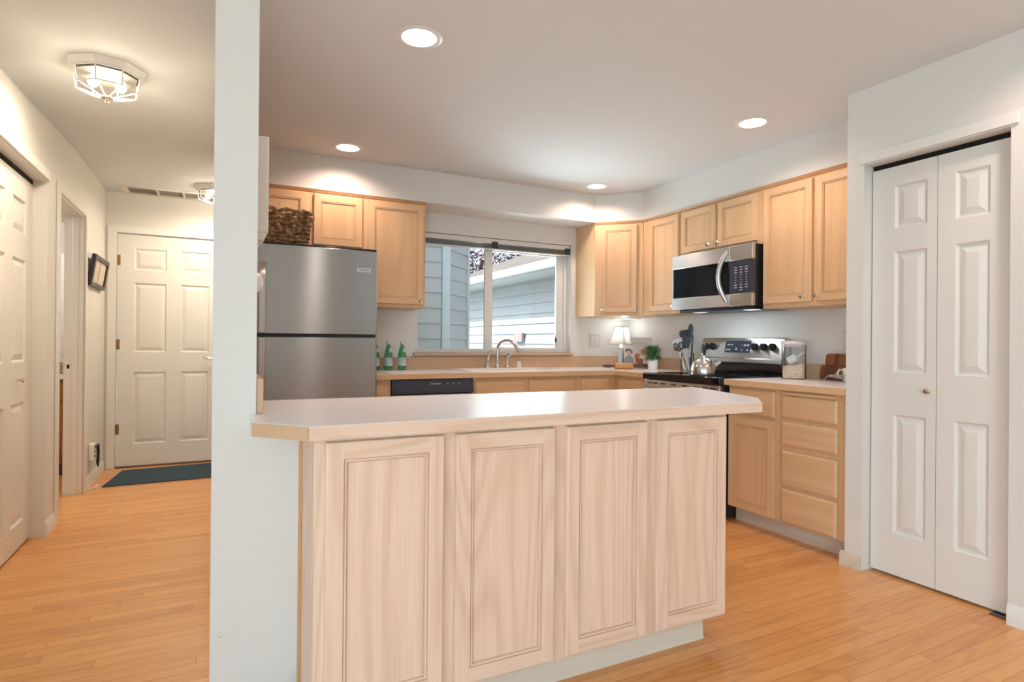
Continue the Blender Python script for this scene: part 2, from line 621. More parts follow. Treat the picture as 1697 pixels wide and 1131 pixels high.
def finish(name, mb, mats, parent=None, bevel=0.0, segs=2, smooth=35, origin=None, loc=None):
    if not isinstance(mats, (list, tuple)):
        mats = [mats]
    me = bpy.data.meshes.new(name)
    off = Vector(origin) if origin is not None else None
    if off is None and parent is not None and parent in ORG:
        off = ORG[parent]
    vs_ = mb.v if off is None else [tuple(Vector(q) - off) for q in mb.v]
    me.from_pydata(vs_, [], mb.f)
    for mm in mats:
        me.materials.append(mm)
    if len(mats) > 1:
        me.polygons.foreach_set('material_index', mb.m)
    bm = bmesh.new()
    bm.from_mesh(me)
    bmesh.ops.remove_doubles(bm, verts=bm.verts, dist=1e-5)
    bmesh.ops.recalc_face_normals(bm, faces=bm.faces)
    bm.to_mesh(me)
    bm.free()
    me.update()
    if smooth:
        me.shade_smooth()
        me.set_sharp_from_angle(angle=math.radians(smooth))
    o = bpy.data.objects.new(name, me)
    COL.objects.link(o)
    if origin is not None and parent is None:
        o.location = origin
    if loc is not None:
        o.location = loc
    if parent is not None:
        o.parent = parent
        if parent in ORG:
            ORG[o] = ORG[parent]
    if bevel:
        b = o.modifiers.new('edge', 'BEVEL')
        b.width = bevel
        b.segments = segs
        b.limit_method = 'ANGLE'
        b.angle_limit = math.radians(40)
    return o


def tag(o, label, cat, group=None):
    o['label'] = label
    o['category'] = cat
    o['kind'] = 'thing'
    if group:
        o['group'] = group
    return o


def thing(name, label, cat, loc=(0, 0, 0), rz=0.0, group=None, world=False):
    o = bpy.data.objects.new(name, None)
    o.empty_display_size = 0.05
    COL.objects.link(o)
    o.location = loc
    o.rotation_euler = (0, 0, rz)
    tag(o, label, cat, group)
    if world:
        ORG[o] = Vector(loc)
    return o


def struct(name, mb=None, mats=None, loc=(0, 0, 0), rz=0.0, **kw):
    if mb is None:
        o = bpy.data.objects.new(name, None)
        o.empty_display_size = 0.05
        COL.objects.link(o)
        o.location = loc
        o.rotation_euler = (0, 0, rz)
    else:
        o = finish(name, mb, mats, **kw)
    o['kind'] = 'structure'
    return o


def dup(root, loc, label=None, group=None, rz=None):
    r = root.copy()
    COL.objects.link(r)
    r.location = loc
    if rz is not None:
        r.rotation_euler = (0, 0, rz)
    if label:
        r['label'] = label
    for ch in list(root.children):
        c = ch.copy()
        COL.objects.link(c)
        c.parent = r
        for g in list(ch.children):
            d = g.copy()
            COL.objects.link(d)
            d.parent = c
    return r


def text(name, body, size, mat_, parent, loc, rot, depth=0.0006, align='CENTER', sx=1.0):
    cu = bpy.data.curves.new(name + '_curve', 'FONT')
    cu.body = body
    cu.size = size
    cu.align_x = align
    cu.align_y = 'CENTER'
    cu.extrude = depth
    tmp = bpy.data.objects.new(name + '_tmp', cu)
    COL.objects.link(tmp)
    bpy.context.view_layer.update()
    me = bpy.data.meshes.new_from_object(tmp.evaluated_get(bpy.context.evaluated_depsgraph_get()))
    bpy.data.objects.remove(tmp)
    me.name = name
    me.materials.clear()
    me.materials.append(mat_)
    o = bpy.data.objects.new(name, me)
    COL.objects.link(o)
    o.location = loc
    o.rotation_euler = rot
    o.scale = (sx, 1, 1)
    if parent is not None:
        o.parent = parent
    return o


FACE_S = (PI / 2, 0, 0)                 # text read while looking along +y

# ------------------------------------------------------------------ room shell
CZ, SZ = 2.43, 2.19                      # ceiling and soffit heights
XR, YB = 3.55, 4.57                      # right and back kitchen walls

struct('floor', MB().box(-3.6, 3.7, -4.6, 6.7, -0.12, 0.0), M['floor'], smooth=0)

# ceiling with round holes for the recessed lights
CANS = [(0.757, 2.405), (0.772, 4.0), (2.778, 2.427), (2.785, 4.01), (2.58, 0.86)]
bm = bmesh.new()
outl = [(-3.6, -4.6), (3.7, -4.6), (3.7, 4.72), (0.6, 4.72), (0.6, 6.7), (-3.6, 6.7)]
edges = []


def loop(pts, z):
    vs_ = [bm.verts.new((x, y, z)) for x, y in pts]
    return vs_, [bm.edges.new((vs_[i], vs_[(i + 1) % len(vs_)])) for i in range(len(vs_))]


ov, oe = loop(outl, CZ)
edges += oe
for cx_, cy_ in CANS:
    hv, he = loop([(cx_ + 0.076 * cos(2 * PI * k / 32), cy_ + 0.076 * sin(2 * PI * k / 32)) for k in range(32)], CZ)
    edges += he
bmesh.ops.triangle_fill(bm, use_beauty=True, use_dissolve=False, edges=edges)
tv, te = loop(outl, CZ + 0.22)
bmesh.ops.triangle_fill(bm, use_beauty=True, edges=te)
for i in range(len(ov)):
    j = (i + 1) % len(ov)
    bm.faces.new((ov[i], ov[j], tv[j], tv[i]))
me = bpy.data.meshes.new('ceiling')
bm.to_mesh(me)
bm.free()
me.materials.append(M['ceiling'])
o = bpy.data.objects.new('ceiling', me)
COL.objects.link(o)
o['kind'] = 'structure'

P = M['paint']
# wall between hall and kitchen, with the low filler beside the peninsula
struct('wall_middle', MB().box(-0.011, 0.1085, 1.94, 4.72, 0, CZ), P)
wm = bpy.data.objects['wall_middle']
b = MB()
for k in range(26):
    u_ = random.random()
    x = 0.005 + 0.085 * u_ + random.uniform(-0.004, 0.004)
    z = 0.255 + 0.028 * u_ + random.uniform(-0.006, 0.006)
    q = random.uniform(0.0006, 0.0016)
    b.add([(x, 1.9397, z), (x + q * 1.6, 1.9397, z + q * 0.3), (x + q * 1.2, 1.9397, z + q), (x, 1.9397, z + q)], [(0, 1, 2, 3)])
finish('scuff_marks', b, mat('scuff', srgb(110, 108, 104), 0.8), wm, smooth=0)
struct('wall_filler', MB().box(0.1085, 0.234, 1.94, 2.06, 0, 0.875), P)
# kitchen back wall around the window
WX0, WX1, WZ0, WZ1 = 1.423, 2.899, 1.045, 2.03
w = MB()
w.box(0.1085, WX0, YB, YB + 0.15, 0, CZ).box(WX1, 3.7, YB, YB + 0.15, 0, CZ)
w.box(WX0, WX1, YB, YB + 0.15, 0, WZ0).box(WX0, WX1, YB, YB + 0.15, WZ1, CZ)
struct('wall_back', w, P)
struct('wall_right', MB().box(XR, 3.7, 1.05, YB, 0, CZ), P)
struct('wall_soffit', MB().prism([(0.1085, YB), (0.1085, 4.255), (2.95, 4.255), (3.238, 3.967), (3.238, 1.944), (XR, 1.944), (XR, YB)], SZ, CZ), P)
# pantry closet
DY0, DY1, DZ = 1.235, 1.848, 2.045
w = MB()
w.box(2.91, 3.03, DY1, 1.936, 0, CZ).box(2.91, 3.03, DY0, DY1, DZ, CZ).box(2.91, 3.03, -4.6, DY0, 0, CZ)
w.box(3.03, XR, DY1, 1.936, 0, CZ)
struct('wall_pantry', w, P)
# hall left wall with closet opening and bathroom doorway
w = MB()
LX0, LX1 = -0.99, -0.873
BY0, BY1 = 4.457, 5.27
w.box(LX0, LX1, 1.2, 3.36, 0, 2.12).box(LX0, LX1, 3.36, 4.208, 2.035, 2.12).box(LX0, LX1, 4.208, BY0, 0, 2.12)
w.box(LX0, LX1, BY0, BY1, 2.045, 2.12).box(LX0, LX1, BY1, 6.15, 0, 2.12)
TX = LX1 - 0.045 * 3.8
w.add([(LX0 - .2, 1.2, 2.12), (LX1, 1.2, 2.12), (LX1, 5.0, 2.12), (LX1, 6.15, 2.12), (LX0 - .2, 6.15, 2.12),
       (LX0 - .2, 1.2, CZ), (TX, 1.2, CZ), (LX1, 5.0, CZ), (LX1, 6.15, CZ), (LX0 - .2, 6.15, CZ)],
      [(4, 3, 2, 1, 0), (5, 6, 7, 8, 9), (0, 1, 6, 5), (1, 2, 7), (1, 7, 6), (2, 3, 8, 7), (3, 4, 9, 8), (4, 0, 5, 9)])
struct('wall_left', w, P)
struct('wall_closet', MB().box(-1.7, -1.6, 3.2, 4.3, 0, CZ).box(-1.6, -0.99, 3.26, 3.36, 0, CZ), P)
struct('wall_bath', MB().box(-2.8, -0.99, 6.55, 6.7, 0, CZ).box(-2.8, -2.7, 4.3, 6.55, 0, CZ).box(-2.7, -0.99, 4.25, 4.4, 0, CZ).box(-0.99, -0.873, 6.3, 6.55, 0, CZ), P)
# hall end wall with the entry door opening
HX0, HX1 = -0.79, 0.064
w = MB()
w.box(-0.99, HX0, 6.15, 6.3, 0, CZ).box(HX1, 0.6, 6.15, 6.3, 0, CZ).box(HX0, HX1, 6.15, 6.3, 2.07, CZ)
struct('wall_entry', w, P)
struct('wall_hall', MB().box(0.45, 0.6, 4.72, 6.15, 0, CZ), P)
# living room behind the camera, with big window openings
w = MB()
w.box(-3.6, -3.3, -4.6, -4.5, 0, CZ).box(-0.5, 2.91, -4.6, -4.5, 0, CZ).box(-3.3, -0.5, -4.6, -4.5, 0, 0.25).box(-3.3, -0.5, -4.6, -4.5, 2.3, CZ)
struct('wall_front', w, P)
w = MB()
w.box(-3.6, -3.5, -4.5, -3.4, 0, CZ).box(-3.6, -3.5, 0.2, 1.3, 0, CZ).box(-3.6, -3.5, -3.4, 0.2, 0, 0.25).box(-3.6, -3.5, -3.4, 0.2, 2.3, CZ)
w.box(-3.5, -0.99, 1.2, 1.3, 0, CZ)
struct('wall_side', w, P)

# ---- baseboards
T = M['trim_paint']


def board(y0, y1, x, d, h=0.075):
    return MB().prism_axis([(x, 0), (x + d * 0.013, 0), (x + d * 0.013, h * 0.7), (x + d * 0.007, h * 0.88), (x + d * 0.004, h), (x, h)], y0, y1, 'y')


struct('baseboard_pantry', board(DY1 + 0.001, 1.957, 2.91, -1), M['toe'])
struct('baseboard_right', board(-4.4, DY0 - 0.001, 2.91, -1, 0.085), T)
struct('baseboard_left', board(4.21, 4.43, LX1, 1, 0.085), T)
struct('baseboard_hall', board(BY1 + 0.06, 6.13, LX1, 1, 0.085), T)
# ---- trims
struct('trim_1', MB().box(2.897, 2.909, DY0 - 0.03, DY1 + 0.02, 2.05, 2.10), T, bevel=0.003)
cas = MB()
cas.box(LX1, LX1 + 0.014, BY0 - 0.045, BY0 + 0.012, 0, 2.095).box(LX1, LX1 + 0.014, BY1 - 0.012, BY1 + 0.045, 0, 2.095)
cas.box(LX1, LX1 + 0.014, BY0 + 0.012, BY1 - 0.012, 2.035, 2.095)
struct('trim_2', cas, T, bevel=0.004)
jam = MB()
jam.box(LX0, LX1, BY1 - 0.02, BY1, 0, 2.045).box(LX0, LX1, BY0, BY0 + 0.02, 0, 2.045).box(LX0, LX1, BY0 + 0.02, BY1 - 0.02, 2.025, 2.045)
jam.box(LX0 + 0.05, LX0 + 0.085, BY1 - 0.032, BY1 - 0.02, 0, 2.025)
jb = struct('trim_3', jam, T, bevel=0.002)
sp = finish('strike_plate', MB().box(-0.975, -0.947, BY1 - 0.0225, BY1 - 0.0201, 0.90, 0.97), M['white_plastic'], jb)
finish('latch_hole', MB().box(-0.969, -0.953, BY1 - 0.0232, BY1 - 0.0224, 0.918, 0.948), M['void'], sp)
cas = MB()
cas.box(HX0 - 0.065, HX0, 6.136, 6.15, 0, 2.13).box(HX1, HX1 + 0.065, 6.136, 6.15, 0, 2.13).box(HX0, HX1, 6.136, 6.15, 2.07, 2.13)
struct('trim_4', cas, T, bevel=0.004)
struct('trim_5', MB().box(LX1, LX1 + 0.012, 3.30, 4.205, 2.04, 2.10), T, bevel=0.003)

PROF6 = [(0, 0), (0.009, 0.011), (0.014, 0.0115), (0.042, 0.0015), (0.046, 0.001)]


def knob(parent, x, y, z, m=None, s=1.0):
    k = MB().lathe([(0.009 * s, 0), (0.006 * s, -0.004 * s), (0.006 * s, -0.014 * s), (0.0155 * s, -0.02 * s), (0.0165 * s, -0.025 * s), (0.012 * s, -0.031 * s), (0.002 * s, -0.033 * s)], (x, y, z), 14, 'y')
    return finish('knob', k, m or M['nickel'], parent)


# ---- entry door
d1 = struct('door_1', loc=(HX0 + 0.008, 6.165, 0))
dl = MB()
xs6 = [0, 0.125, 0.372, 0.487, 0.715, 0.838]
zs6 = [0.012, 0.205, 0.842, 1.02, 1.635, 1.752, 1.942, 2.06]
leaf = finish('leaf', dl.slab(xs6, zs6, {(1, 1), (3, 1), (1, 3), (3, 3), (1, 5), (3, 5)}, 0, 0.04, PROF6), M['door_hall'], d1, smooth=8)
for hz in (0.34, 1.088, 1.831):
    finish('hinge', MB().lathe([(0.007, hz - 0.045), (0.007, hz + 0.045)], (-0.001, -0.006, 0), 10).box(-0.006, 0.02, -0.003, -0.0005, hz - 0.045, hz + 0.045), M['brass'], d1)
lv = MB().lathe([(0.026, -0.001), (0.026, -0.008), (0.012, -0.012), (0.011, -0.04)], (0.775, 0, 0.96), 18, 'y')
lv.tube([(0.775, -0.04, 0.96), (0.74, -0.045, 0.962), (0.70, -0.042, 0.966), (0.672, -0.035, 0.972)], [0.009, 0.008, 0.007, 0.006])
finish('handle', lv, M['nickel'], leaf)
finish('threshold', MB().box(-0.005, 0.845, -0.03, 0.05, 0, 0.011), M['walnut'], d1)

# ---- pantry bifold (two leaves) facing -x
d2 = struct('door_2', loc=(2.975, DY1 - 0.006, 0), rz=-PI / 2)
LW = 0.2985
zsb = [0.013, 0.218, 0.80, 1.006, 1.60, 1.712, 1.925, 2.02]
for k in range(2):
    x0 = k * (LW + 0.003)
    xx = [x0, x0 + 0.115 - 0.045 * k, x0 + 0.255 - 0.05 * k, x0 + LW]
    xx = [x0, x0 + 0.108 - 0.035 * k, x0 + 0.256 - 0.05 * k, x0 + LW]
    lf = finish('leaf', MB().slab(xx, zsb, {(1, 1), (1, 3), (1, 5)}, 0, 0.03, PROF6), M['door_paint'], d2, smooth=8)
    if k == 0:
        knob(lf, LW - 0.03, 0, 0.925, M['nickel'], 0.9)
finish('track', MB().box(0.0, 0.60, 0.004, 0.03, 2.026, 2.044), M['void'], d2)
finish('floor_bracket', MB().box(0.53, 0.6, -0.035, 0.02, 0.0, 0.006), M['steel_dark'], d2)

# ---- hall closet sliding door facing +x
d3 = struct('door_3', loc=(-0.94, 3.385, 0), rz=PI / 2)
xsc = [0, 0.11, 0.34, 0.462, 0.695, 0.822]
lf = finish('leaf', MB().slab(xsc, [0.012, 0.145, 0.79, 1.01, 1.56, 1.70, 1.88, 2.005], {(1, 1), (3, 1), (1, 3), (3, 3), (1, 5), (3, 5)}, 0, 0.03, PROF6), M['door_paint'], d3, smooth=8)
knob(lf, 0.555, 0, 0.915, M['nickel'], 1.0)
finish('track', MB().box(0.0, 0.82, 0.0, 0.035, 2.012, 2.035), M['void'], d3)

# ---- kitchen window
w1 = struct('window_1', loc=(0, 0, 0))
GY = 4.665
F_ = M['window_frame']
fr = MB()
fr.box(WX0, WX1, GY - 0.02, GY + 0.05, WZ0, WZ0 + 0.03).box(WX0, WX1, GY - 0.02, GY + 0.05, WZ1 - 0.03, WZ1)
fr.box(WX0, WX0 + 0.03, GY - 0.02, GY + 0.05, WZ0 + 0.03, WZ1 - 0.03).box(WX1 - 0.03, WX1, GY - 0.02, GY + 0.05, WZ0 + 0.03, WZ1 - 0.03)
finish('frame', fr, F_, w1, bevel=0.003)


def sash(x0, x1, y0, y1, z0, z1, s, sb):
    b = MB()
    b.box(x0, x1, y0, y1, z0, z0 + sb).box(x0, x1, y0, y1, z1 - s, z1)
    b.box(x0, x0 + s, y0, y1, z0 + sb, z1 - s).box(x1 - s, x1, y0, y1, z0 + sb, z1 - s)
    return b


s1 = finish('sash', sash(WX0 + 0.03, 2.145, GY + 0.018, GY + 0.04, WZ0 + 0.012, WZ1 - 0.03, 0.03, 0.012), F_, w1, bevel=0.002)
finish('pane', MB().box(WX0 + 0.055, 2.12, GY + 0.027, GY + 0.031, WZ0 + 0.02, WZ1 - 0.055), M['window_glass'], s1)
s2 = finish('sash', sash(2.075, WX1 - 0.03, GY - 0.008, GY + 0.014, WZ0 + 0.02, WZ1 - 0.03, 0.073, 0.024), F_, w1, bevel=0.002)
finish('pane', MB().box(2.14, WX1 - 0.10, GY + 0.001, GY + 0.005, WZ0 + 0.03, WZ1 - 0.09), M['window_glass'], s2)
finish('latch', MB().box(WX1 - 0.115, WX1 - 0.098, GY - 0.02, GY - 0.007, 1.14, 1.18), M['steel_dark'], s2, bevel=0.002)
# oak window stool and drywall bullnose
struct('trim_6', MB().box(WX0 - 0.015, WX1 + 0.012, YB - 0.045, GY - 0.02, WZ0 - 0.022, WZ0).box(WX0 + 0.005, WX1 - 0.005, YB - 0.018, YB - 0.001, WZ0 - 0.045, WZ0 - 0.022), M['tan'], bevel=0.005)

# mini blind raised to the window head
bl = thing('mini_blind', 'raised mini blind with dark brackets at the top of the kitchen window', 'blind', (2.16, YB + 0.03, 1.93), world=True)
b0, b1 = WX0 + 0.01, WX1 - 0.01
finish('headrail', MB().box(b0, b1, YB + 0.012, YB + 0.042, 1.985, 2.026), M['vent'], bl, bevel=0.002)
sl = MB()
for k in range(9):
    sl.box(b0 + 0.008, b1 - 0.008, YB + 0.014, YB + 0.04, 1.944 + k * 0.0042, 1.9455 + k * 0.0042)
finish('slats', sl, M['blind'], bl)
finish('bottom_rail', MB().box(b0 + 0.008, b1 - 0.008, YB + 0.015, YB + 0.039, 1.931, 1.942), M['vent'], bl, bevel=0.002)
for bx in (b0, 2.105, b1 - 0.05):
    finish('bracket', MB().box(bx, bx + 0.055, YB + 0.008, YB + 0.0135, 1.945, 2.0), M['charcoal'], bl)
finish('tilt_wand', MB().tube([(b1 - 0.03, YB + 0.01, 1.95), (b1 - 0.035, YB + 0.012, 1.35)], 0.003, 6), M['clear_plastic'], bl)

# ------------------------------------------------------------------ cabinets (local frame: x along the front, y into the wall)
DOORP = lambda t_: [(0, t_), (0, 0.004), (0.0015, 0.001), (0.004, 0), (0.046, 0), (0.0464, 0.006), (0.0492, 0.006), (0.0497, 0.002), (0.0545, 0.0025), (0.055, 0.011), (0.058, 0.011), (0.0585, 0.0085)]
DRAWP = lambda t_: [(0, t_), (0, 0.009), (0.004, 0.0065), (0.008, 0.003), (0.012, 0.0005), (0.016, 0)]


def door(parent, x0, x1, z0, z1, mv, mh, kn=None, name='door'):
    b = MB().rings(x0, x1, z0, z1, [(d, y - 0.02) for d, y in DOORP(0.0195)], 0, 1, butt=3)
    o_ = finish(name, b, [mv, mh], parent, smooth=12)
    if kn:
        knob(o_, kn[0], -0.02, kn[1])
    return o_


def drawer(parent, x0, x1, z0, z1, mh, name='drawer_front'):
    b = MB().rings(x0, x1, z0, z1, [(d, y - 0.02) for d, y in DRAWP(0.0195)], 0, 0)
    return finish(name, b, mh, parent, smooth=12)


def cabinet(name, label, loc, rz, W, H, D, mv, mh, group, toe=0.0, top_trim=False, z0=0.0):
    r = thing(name, label, 'cabinet', loc, rz, group)
    b = MB()
    b.box(0, W, 0, D, toe, H)
    finish('body', b, mv, r, bevel=0.001)
    if toe:
        finish('toe_kick', MB().box(0, W, 0.07, D - 0.05, 0, toe - 0.001), M['toe'], r)
    if top_trim:
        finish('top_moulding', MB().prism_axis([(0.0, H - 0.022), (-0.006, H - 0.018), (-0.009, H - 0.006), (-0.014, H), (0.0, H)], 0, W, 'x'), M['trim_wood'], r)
    return r


mv, mh = M['maple'], M['maple_h']
GU = 'wall cabinets under the soffit'
# over the fridge
zb = 1.775
c = cabinet('wall_cabinet', 'short maple wall cabinet with two doors above the fridge', (0.19, 4.262, zb), 0, 0.752, SZ - zb - 0.001, YB - 4.263, mv, mh, GU, top_trim=True)
door(c, 0.03, 0.363, 0.03, 0.382, mv, mh)
door(c, 0.403, 0.737, 0.03, 0.382, mv, mh)
# tall single door left of window
zb = 1.388
c = cabinet('wall_cabinet', 'tall maple wall cabinet with one door, between fridge and window', (0.943, 4.262, zb), 0, 0.462, SZ - zb - 0.001, YB - 4.263, mv, mh, GU, top_trim=True)
door(c, 0.025, 0.444, 0.026, 0.77, mv, mh, (0.418, 0.052))
# right run
RX = 3.242
zb = 1.375


def rcab(label, ya, yb_, zb_):
    return cabinet('wall_cabinet', label, (RX, yb_, zb_), -PI / 2, yb_ - ya, SZ - zb_ - 0.001, XR - RX - 0.001, mv, mh, GU, top_trim=True)


c = rcab('narrow maple wall cabinet with one door, left of the microwave', 3.517, 3.966, zb)
door(c, 0.09, 0.438, 0.028, 0.78, mv, mh, (0.372 + 0.04, 0.06))
c = rcab('short maple wall cabinet with two doors above the microwave', 2.735, 3.516, 1.81)
door(c, 0.02, 0.372, 0.026, 0.345, mv, mh, (0.318, 0.06))
door(c, 0.394, 0.743, 0.026, 0.345, mv, mh, (0.412, 0.06))
c = rcab('tall maple wall cabinet with two doors, right of the microwave', 1.938, 2.734, zb)
door(c, 0.012, 0.366, 0.028, 0.78, mv, mh, (0.315, 0.06))
door(c, 0.388, 0.75, 0.028, 0.78, mv, mh, (0.41, 0.06))
# diagonal corner cabinet
fx, fy = 2.9505, 4.2585
r = thing('corner_cabinet', 'diagonal maple corner wall cabinet with one door above the small lamp', 'cabinet', (fx, fy, zb), -PI / 4, GU)
R45 = Matrix.Rotation(PI / 4, 4, 'Z')


def loc45(x, y):
    q = R45 @ Vector((x - fx, y - fy, 0))
    return (q.x, q.y)


H = SZ - zb - 0.001
poly = [loc45(*q) for q in ((2.9505, 4.5695), (2.9505, 4.2625), (3.2425, 3.9705), (3.5495, 3.9705), (3.5495, 4.5695))]
finish('body', MB().prism(poly, 0, H), mv, r, bevel=0.001)
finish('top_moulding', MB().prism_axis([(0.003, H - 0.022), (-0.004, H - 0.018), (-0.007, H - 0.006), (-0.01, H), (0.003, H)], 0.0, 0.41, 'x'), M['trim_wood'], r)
Wd = 0.4117
door(r, 0.05, 0.36, 0.028, 0.78, mv, mh, (0.078, 0.055))

# ---- base cabinets
GB = 'base cabinets under the back counters'
BH = 0.875
FY = 3.975
c = cabinet('base_cabinet', 'narrow maple filler panel between fridge and dishwasher', (0.965, FY, 0), 0, 0.105, BH, YB - FY - 0.001, mv, mh, GB, toe=0.1)
c = thing('sink_base_cabinet', 'maple sink base with two false drawer fronts below the window', 'cabinet', (1.68, FY, 0), 0, GB)
b = MB().box(0, 0.925, 0, 0.019, 0.1, BH).box(0, 0.018, 0.019, 0.59, 0.1, 0.72).box(0.907, 0.925, 0.019, 0.59, 0.1, 0.72).box(0.018, 0.907, 0.019, 0.59, 0.1, 0.118)
finish('body', b, mv, c)
finish('toe_kick', MB().box(0, 0.925, 0.07, 0.5, 0, 0.099), M['toe'], c)
drawer(c, 0.018, 0.43, 0.70, 0.848, mh, 'false_front')
drawer(c, 0.462, 0.89, 0.70, 0.848, mh, 'false_front')
door(c, 0.018, 0.43, 0.125, 0.675, mv, mh)
door(c, 0.462, 0.89, 0.125, 0.675, mv, mh)
# corner base: L body
r = thing('corner_base_cabinet', 'maple corner base cabinet with drawers on both arms, left of the range', 'cabinet', (2.605, FY, 0), 0, GB, world=True)
finish('body', MB().prism([(2.606, YB - 0.001), (2.606, FY), (2.957, FY), (2.957, 3.519), (XR - 0.001, 3.519), (XR - 0.001, YB - 0.001)], 0.1, BH), mv, r, bevel=0.001)
finish('toe_kick', MB().prism([(2.606, YB - 0.1), (2.606, FY + 0.07), (3.027, FY + 0.07), (3.027, 3.519), (XR - 0.05, 3.519), (XR - 0.05, YB - 0.1)], 0, 0.099), M['toe'], r)
b = MB().rings(2.622, 2.90, 0.70, 0.848, [(d, y + FY - 0.02) for d, y in DRAWP(0.0195)])
finish('drawer_front', b, mh, r, smooth=12)
b = MB().rings(2.622, 2.90, 0.125, 0.675, [(d, y + FY - 0.02) for d, y in DOORP(0.0195)], 0, 1, butt=3)
finish('door', b, [mv, mh], r, smooth=12)
b = MB()
b.x = Matrix.Translation((2.957, 3.90, 0)) @ Matrix.Rotation(-PI / 2, 4, 'Z')
b.rings(0.0, 0.36, 0.70, 0.848, [(d, y - 0.02) for d, y in DRAWP(0.0195)])
finish('drawer_front', b, M['maple_h'], r, smooth=12)
b = MB()
b.x = Matrix.Translation((2.957, 3.90, 0)) @ Matrix.Rotation(-PI / 2, 4, 'Z')
b.rings(0.0, 0.36, 0.125, 0.675, [(d, y - 0.02) for d, y in DOORP(0.0195)], 0, 1, butt=3)
finish('door', b, [mv, mh], r, smooth=12)
# right run: drawer over door, then four drawers
BX = 2.957
c = cabinet('base_cabinet', 'maple base cabinet with one drawer over one door, right of the range', (BX, 2.752, 0), -PI / 2, 0.379, BH, XR - BX - 0.001, mv, mh, GB, toe=0.1)
drawer(c, 0.012, 0.357, 0.70, 0.858, mh)
door(c, 0.012, 0.357, 0.108, 0.682, mv, mh)
c = cabinet('drawer_cabinet', 'maple base cabinet with four stacked drawers next to the pantry', (BX, 2.3725, 0), -PI / 2, 0.426, BH, XR - BX - 0.001, mv, mh, GB, toe=0.1)
for z0, z1 in ((0.711, 0.842), (0.553, 0.690), (0.320, 0.524), (0.106, 0.302)):
    drawer(c, 0.024, 0.369, z0, z1, mh)
finish('pull_out_board', MB().box(0.03, 0.355, -0.024, 0.05, 0.846, 0.864), mh, c, bevel=0.003)

# ---- peninsula
ov_, oh_ = M['oak'], M['oak_h']
r = thing('peninsula_cabinet', 'pale oak peninsula cabinet with four tall doors facing the camera', 'cabinet', (0.235, 1.635, 0))
PW = 1.507
finish('body', MB().box(0, PW, 0, 0.62, 0.105, BH), ov_, r, bevel=0.0015)
finish('toe_kick', MB().prism_axis([(0.055, 0.0), (0.10, 0), (0.10, 0.104), (0.068, 0.104), (0.062, 0.085), (0.06, 0.02)], 0.0, PW - 0.05, 'x'), M['toe'], r)
for x0, x1 in ((0.028, 0.361), (0.40, 0.738), (0.784, 1.112), (1.158, 1.490)):
    door(r, x0, x1, 0.12, 0.866, ov_, oh_)
finish('end_batten', MB().box(-0.007, -0.0005, 0.24, 0.27, 0.03, BH), M['rolling'], r)

# ------------------------------------------------------------------ countertops
CT0, CT1 = 0.8762, 0.914


def counter(name, label, top, edges_, splashes, loc):
    r_ = thing(name, label, 'countertop', loc, world=True)
    finish('laminate_top', MB().prism(top, CT0, CT1), M['laminate'], r_, smooth=0)
    b_ = MB()
    for (ax, ay), (bx, by) in edges_:
        d_ = Vector((bx - ax, by - ay, 0)).normalized()
        n_ = Vector((d_.y, -d_.x, 0)) * 0.005
        b_.prism([(ax, ay), (ax + n_.x - d_.x * 0.004, ay + n_.y - d_.y * 0.004), (bx + n_.x + d_.x * 0.004, by + n_.y + d_.y * 0.004), (bx, by)], CT0, CT1 - 0.0015)
    if 'peninsula' in name:
        (ax, ay), (bx, by) = (0.0905, 1.752), (0.2185, 1.6025)
        finish('corner_band', MB().prism([(ax, ay), (ax - 0.004, ay - 0.0035), (bx - 0.004, by - 0.0035), (bx, by)], CT0, CT1 - 0.0015), M['tan'], r_, smooth=0)
    finish('edge_band', b_, M['oak_h'] if 'peninsula' in name else M['maple_h'], r_, smooth=0)
    for s_ in splashes:
        finish('backsplash', MB().box(*s_), M['tan'], r_, bevel=0.002)
    return r_


ptop = [(0.1095, 1.9385), (0.092, 1.9385), (0.090, 1.755), (0.220, 1.605), (1.894, 1.605), (2.036, 1.745), (2.215, 2.29), (0.1095, 2.365)]
pt = counter('peninsula_countertop', 'pale laminate peninsula countertop with clipped corners wrapping the white wall end', ptop,
             [((0.220, 1.605), (1.894, 1.605)), ((1.894, 1.605), (2.036, 1.745)), ((2.036, 1.745), (2.215, 2.29)), ((2.215, 2.29), (0.14, 2.365))],
             [(0.109, 0.129, 1.945, 2.36, CT1, 1.02)], (0.2, 1.7, CT0))
SX0, SX1, SY0, SY1 = 1.66, 2.50, 3.995, 4.50
# back counter: one L with a sink cut-out (built as pieces around the hole)
r = thing('back_countertop', 'L-shaped laminate countertop below the window, running to the range', 'countertop', (0.965, 3.935, CT0), world=True)
b = MB()
hx0, hx1, hy0, hy1 = SX0 + 0.03, SX1 - 0.03, SY0 + 0.03, SY1 - 0.03
b.prism([(0.955, YB - 0.001), (0.955, 3.935), (hx0, 3.935), (hx0, YB - 0.001)], CT0, CT1)
b.prism([(hx0, hy0), (hx0, 3.935), (hx1, 3.935), (hx1, hy0)], CT0, CT1)
b.prism([(hx0, YB - 0.001), (hx0, hy1), (hx1, hy1), (hx1, YB - 0.001)], CT0, CT1)
b.prism([(hx1, YB - 0.001), (hx1, 3.935), (2.918, 3.935), (2.918, 3.519), (XR - 0.001, 3.519), (XR - 0.001, YB - 0.001)], CT0, CT1)
finish('laminate_top', b, M['laminate'], r, smooth=0)
b = MB().box(0.955, 2.918, 3.930, 3.9348, CT0, CT1 - 0.0015).box(2.9132, 2.918, 3.519, 3.9302, CT0, CT1 - 0.0015)
finish('edge_band', b, mh, r, smooth=0)
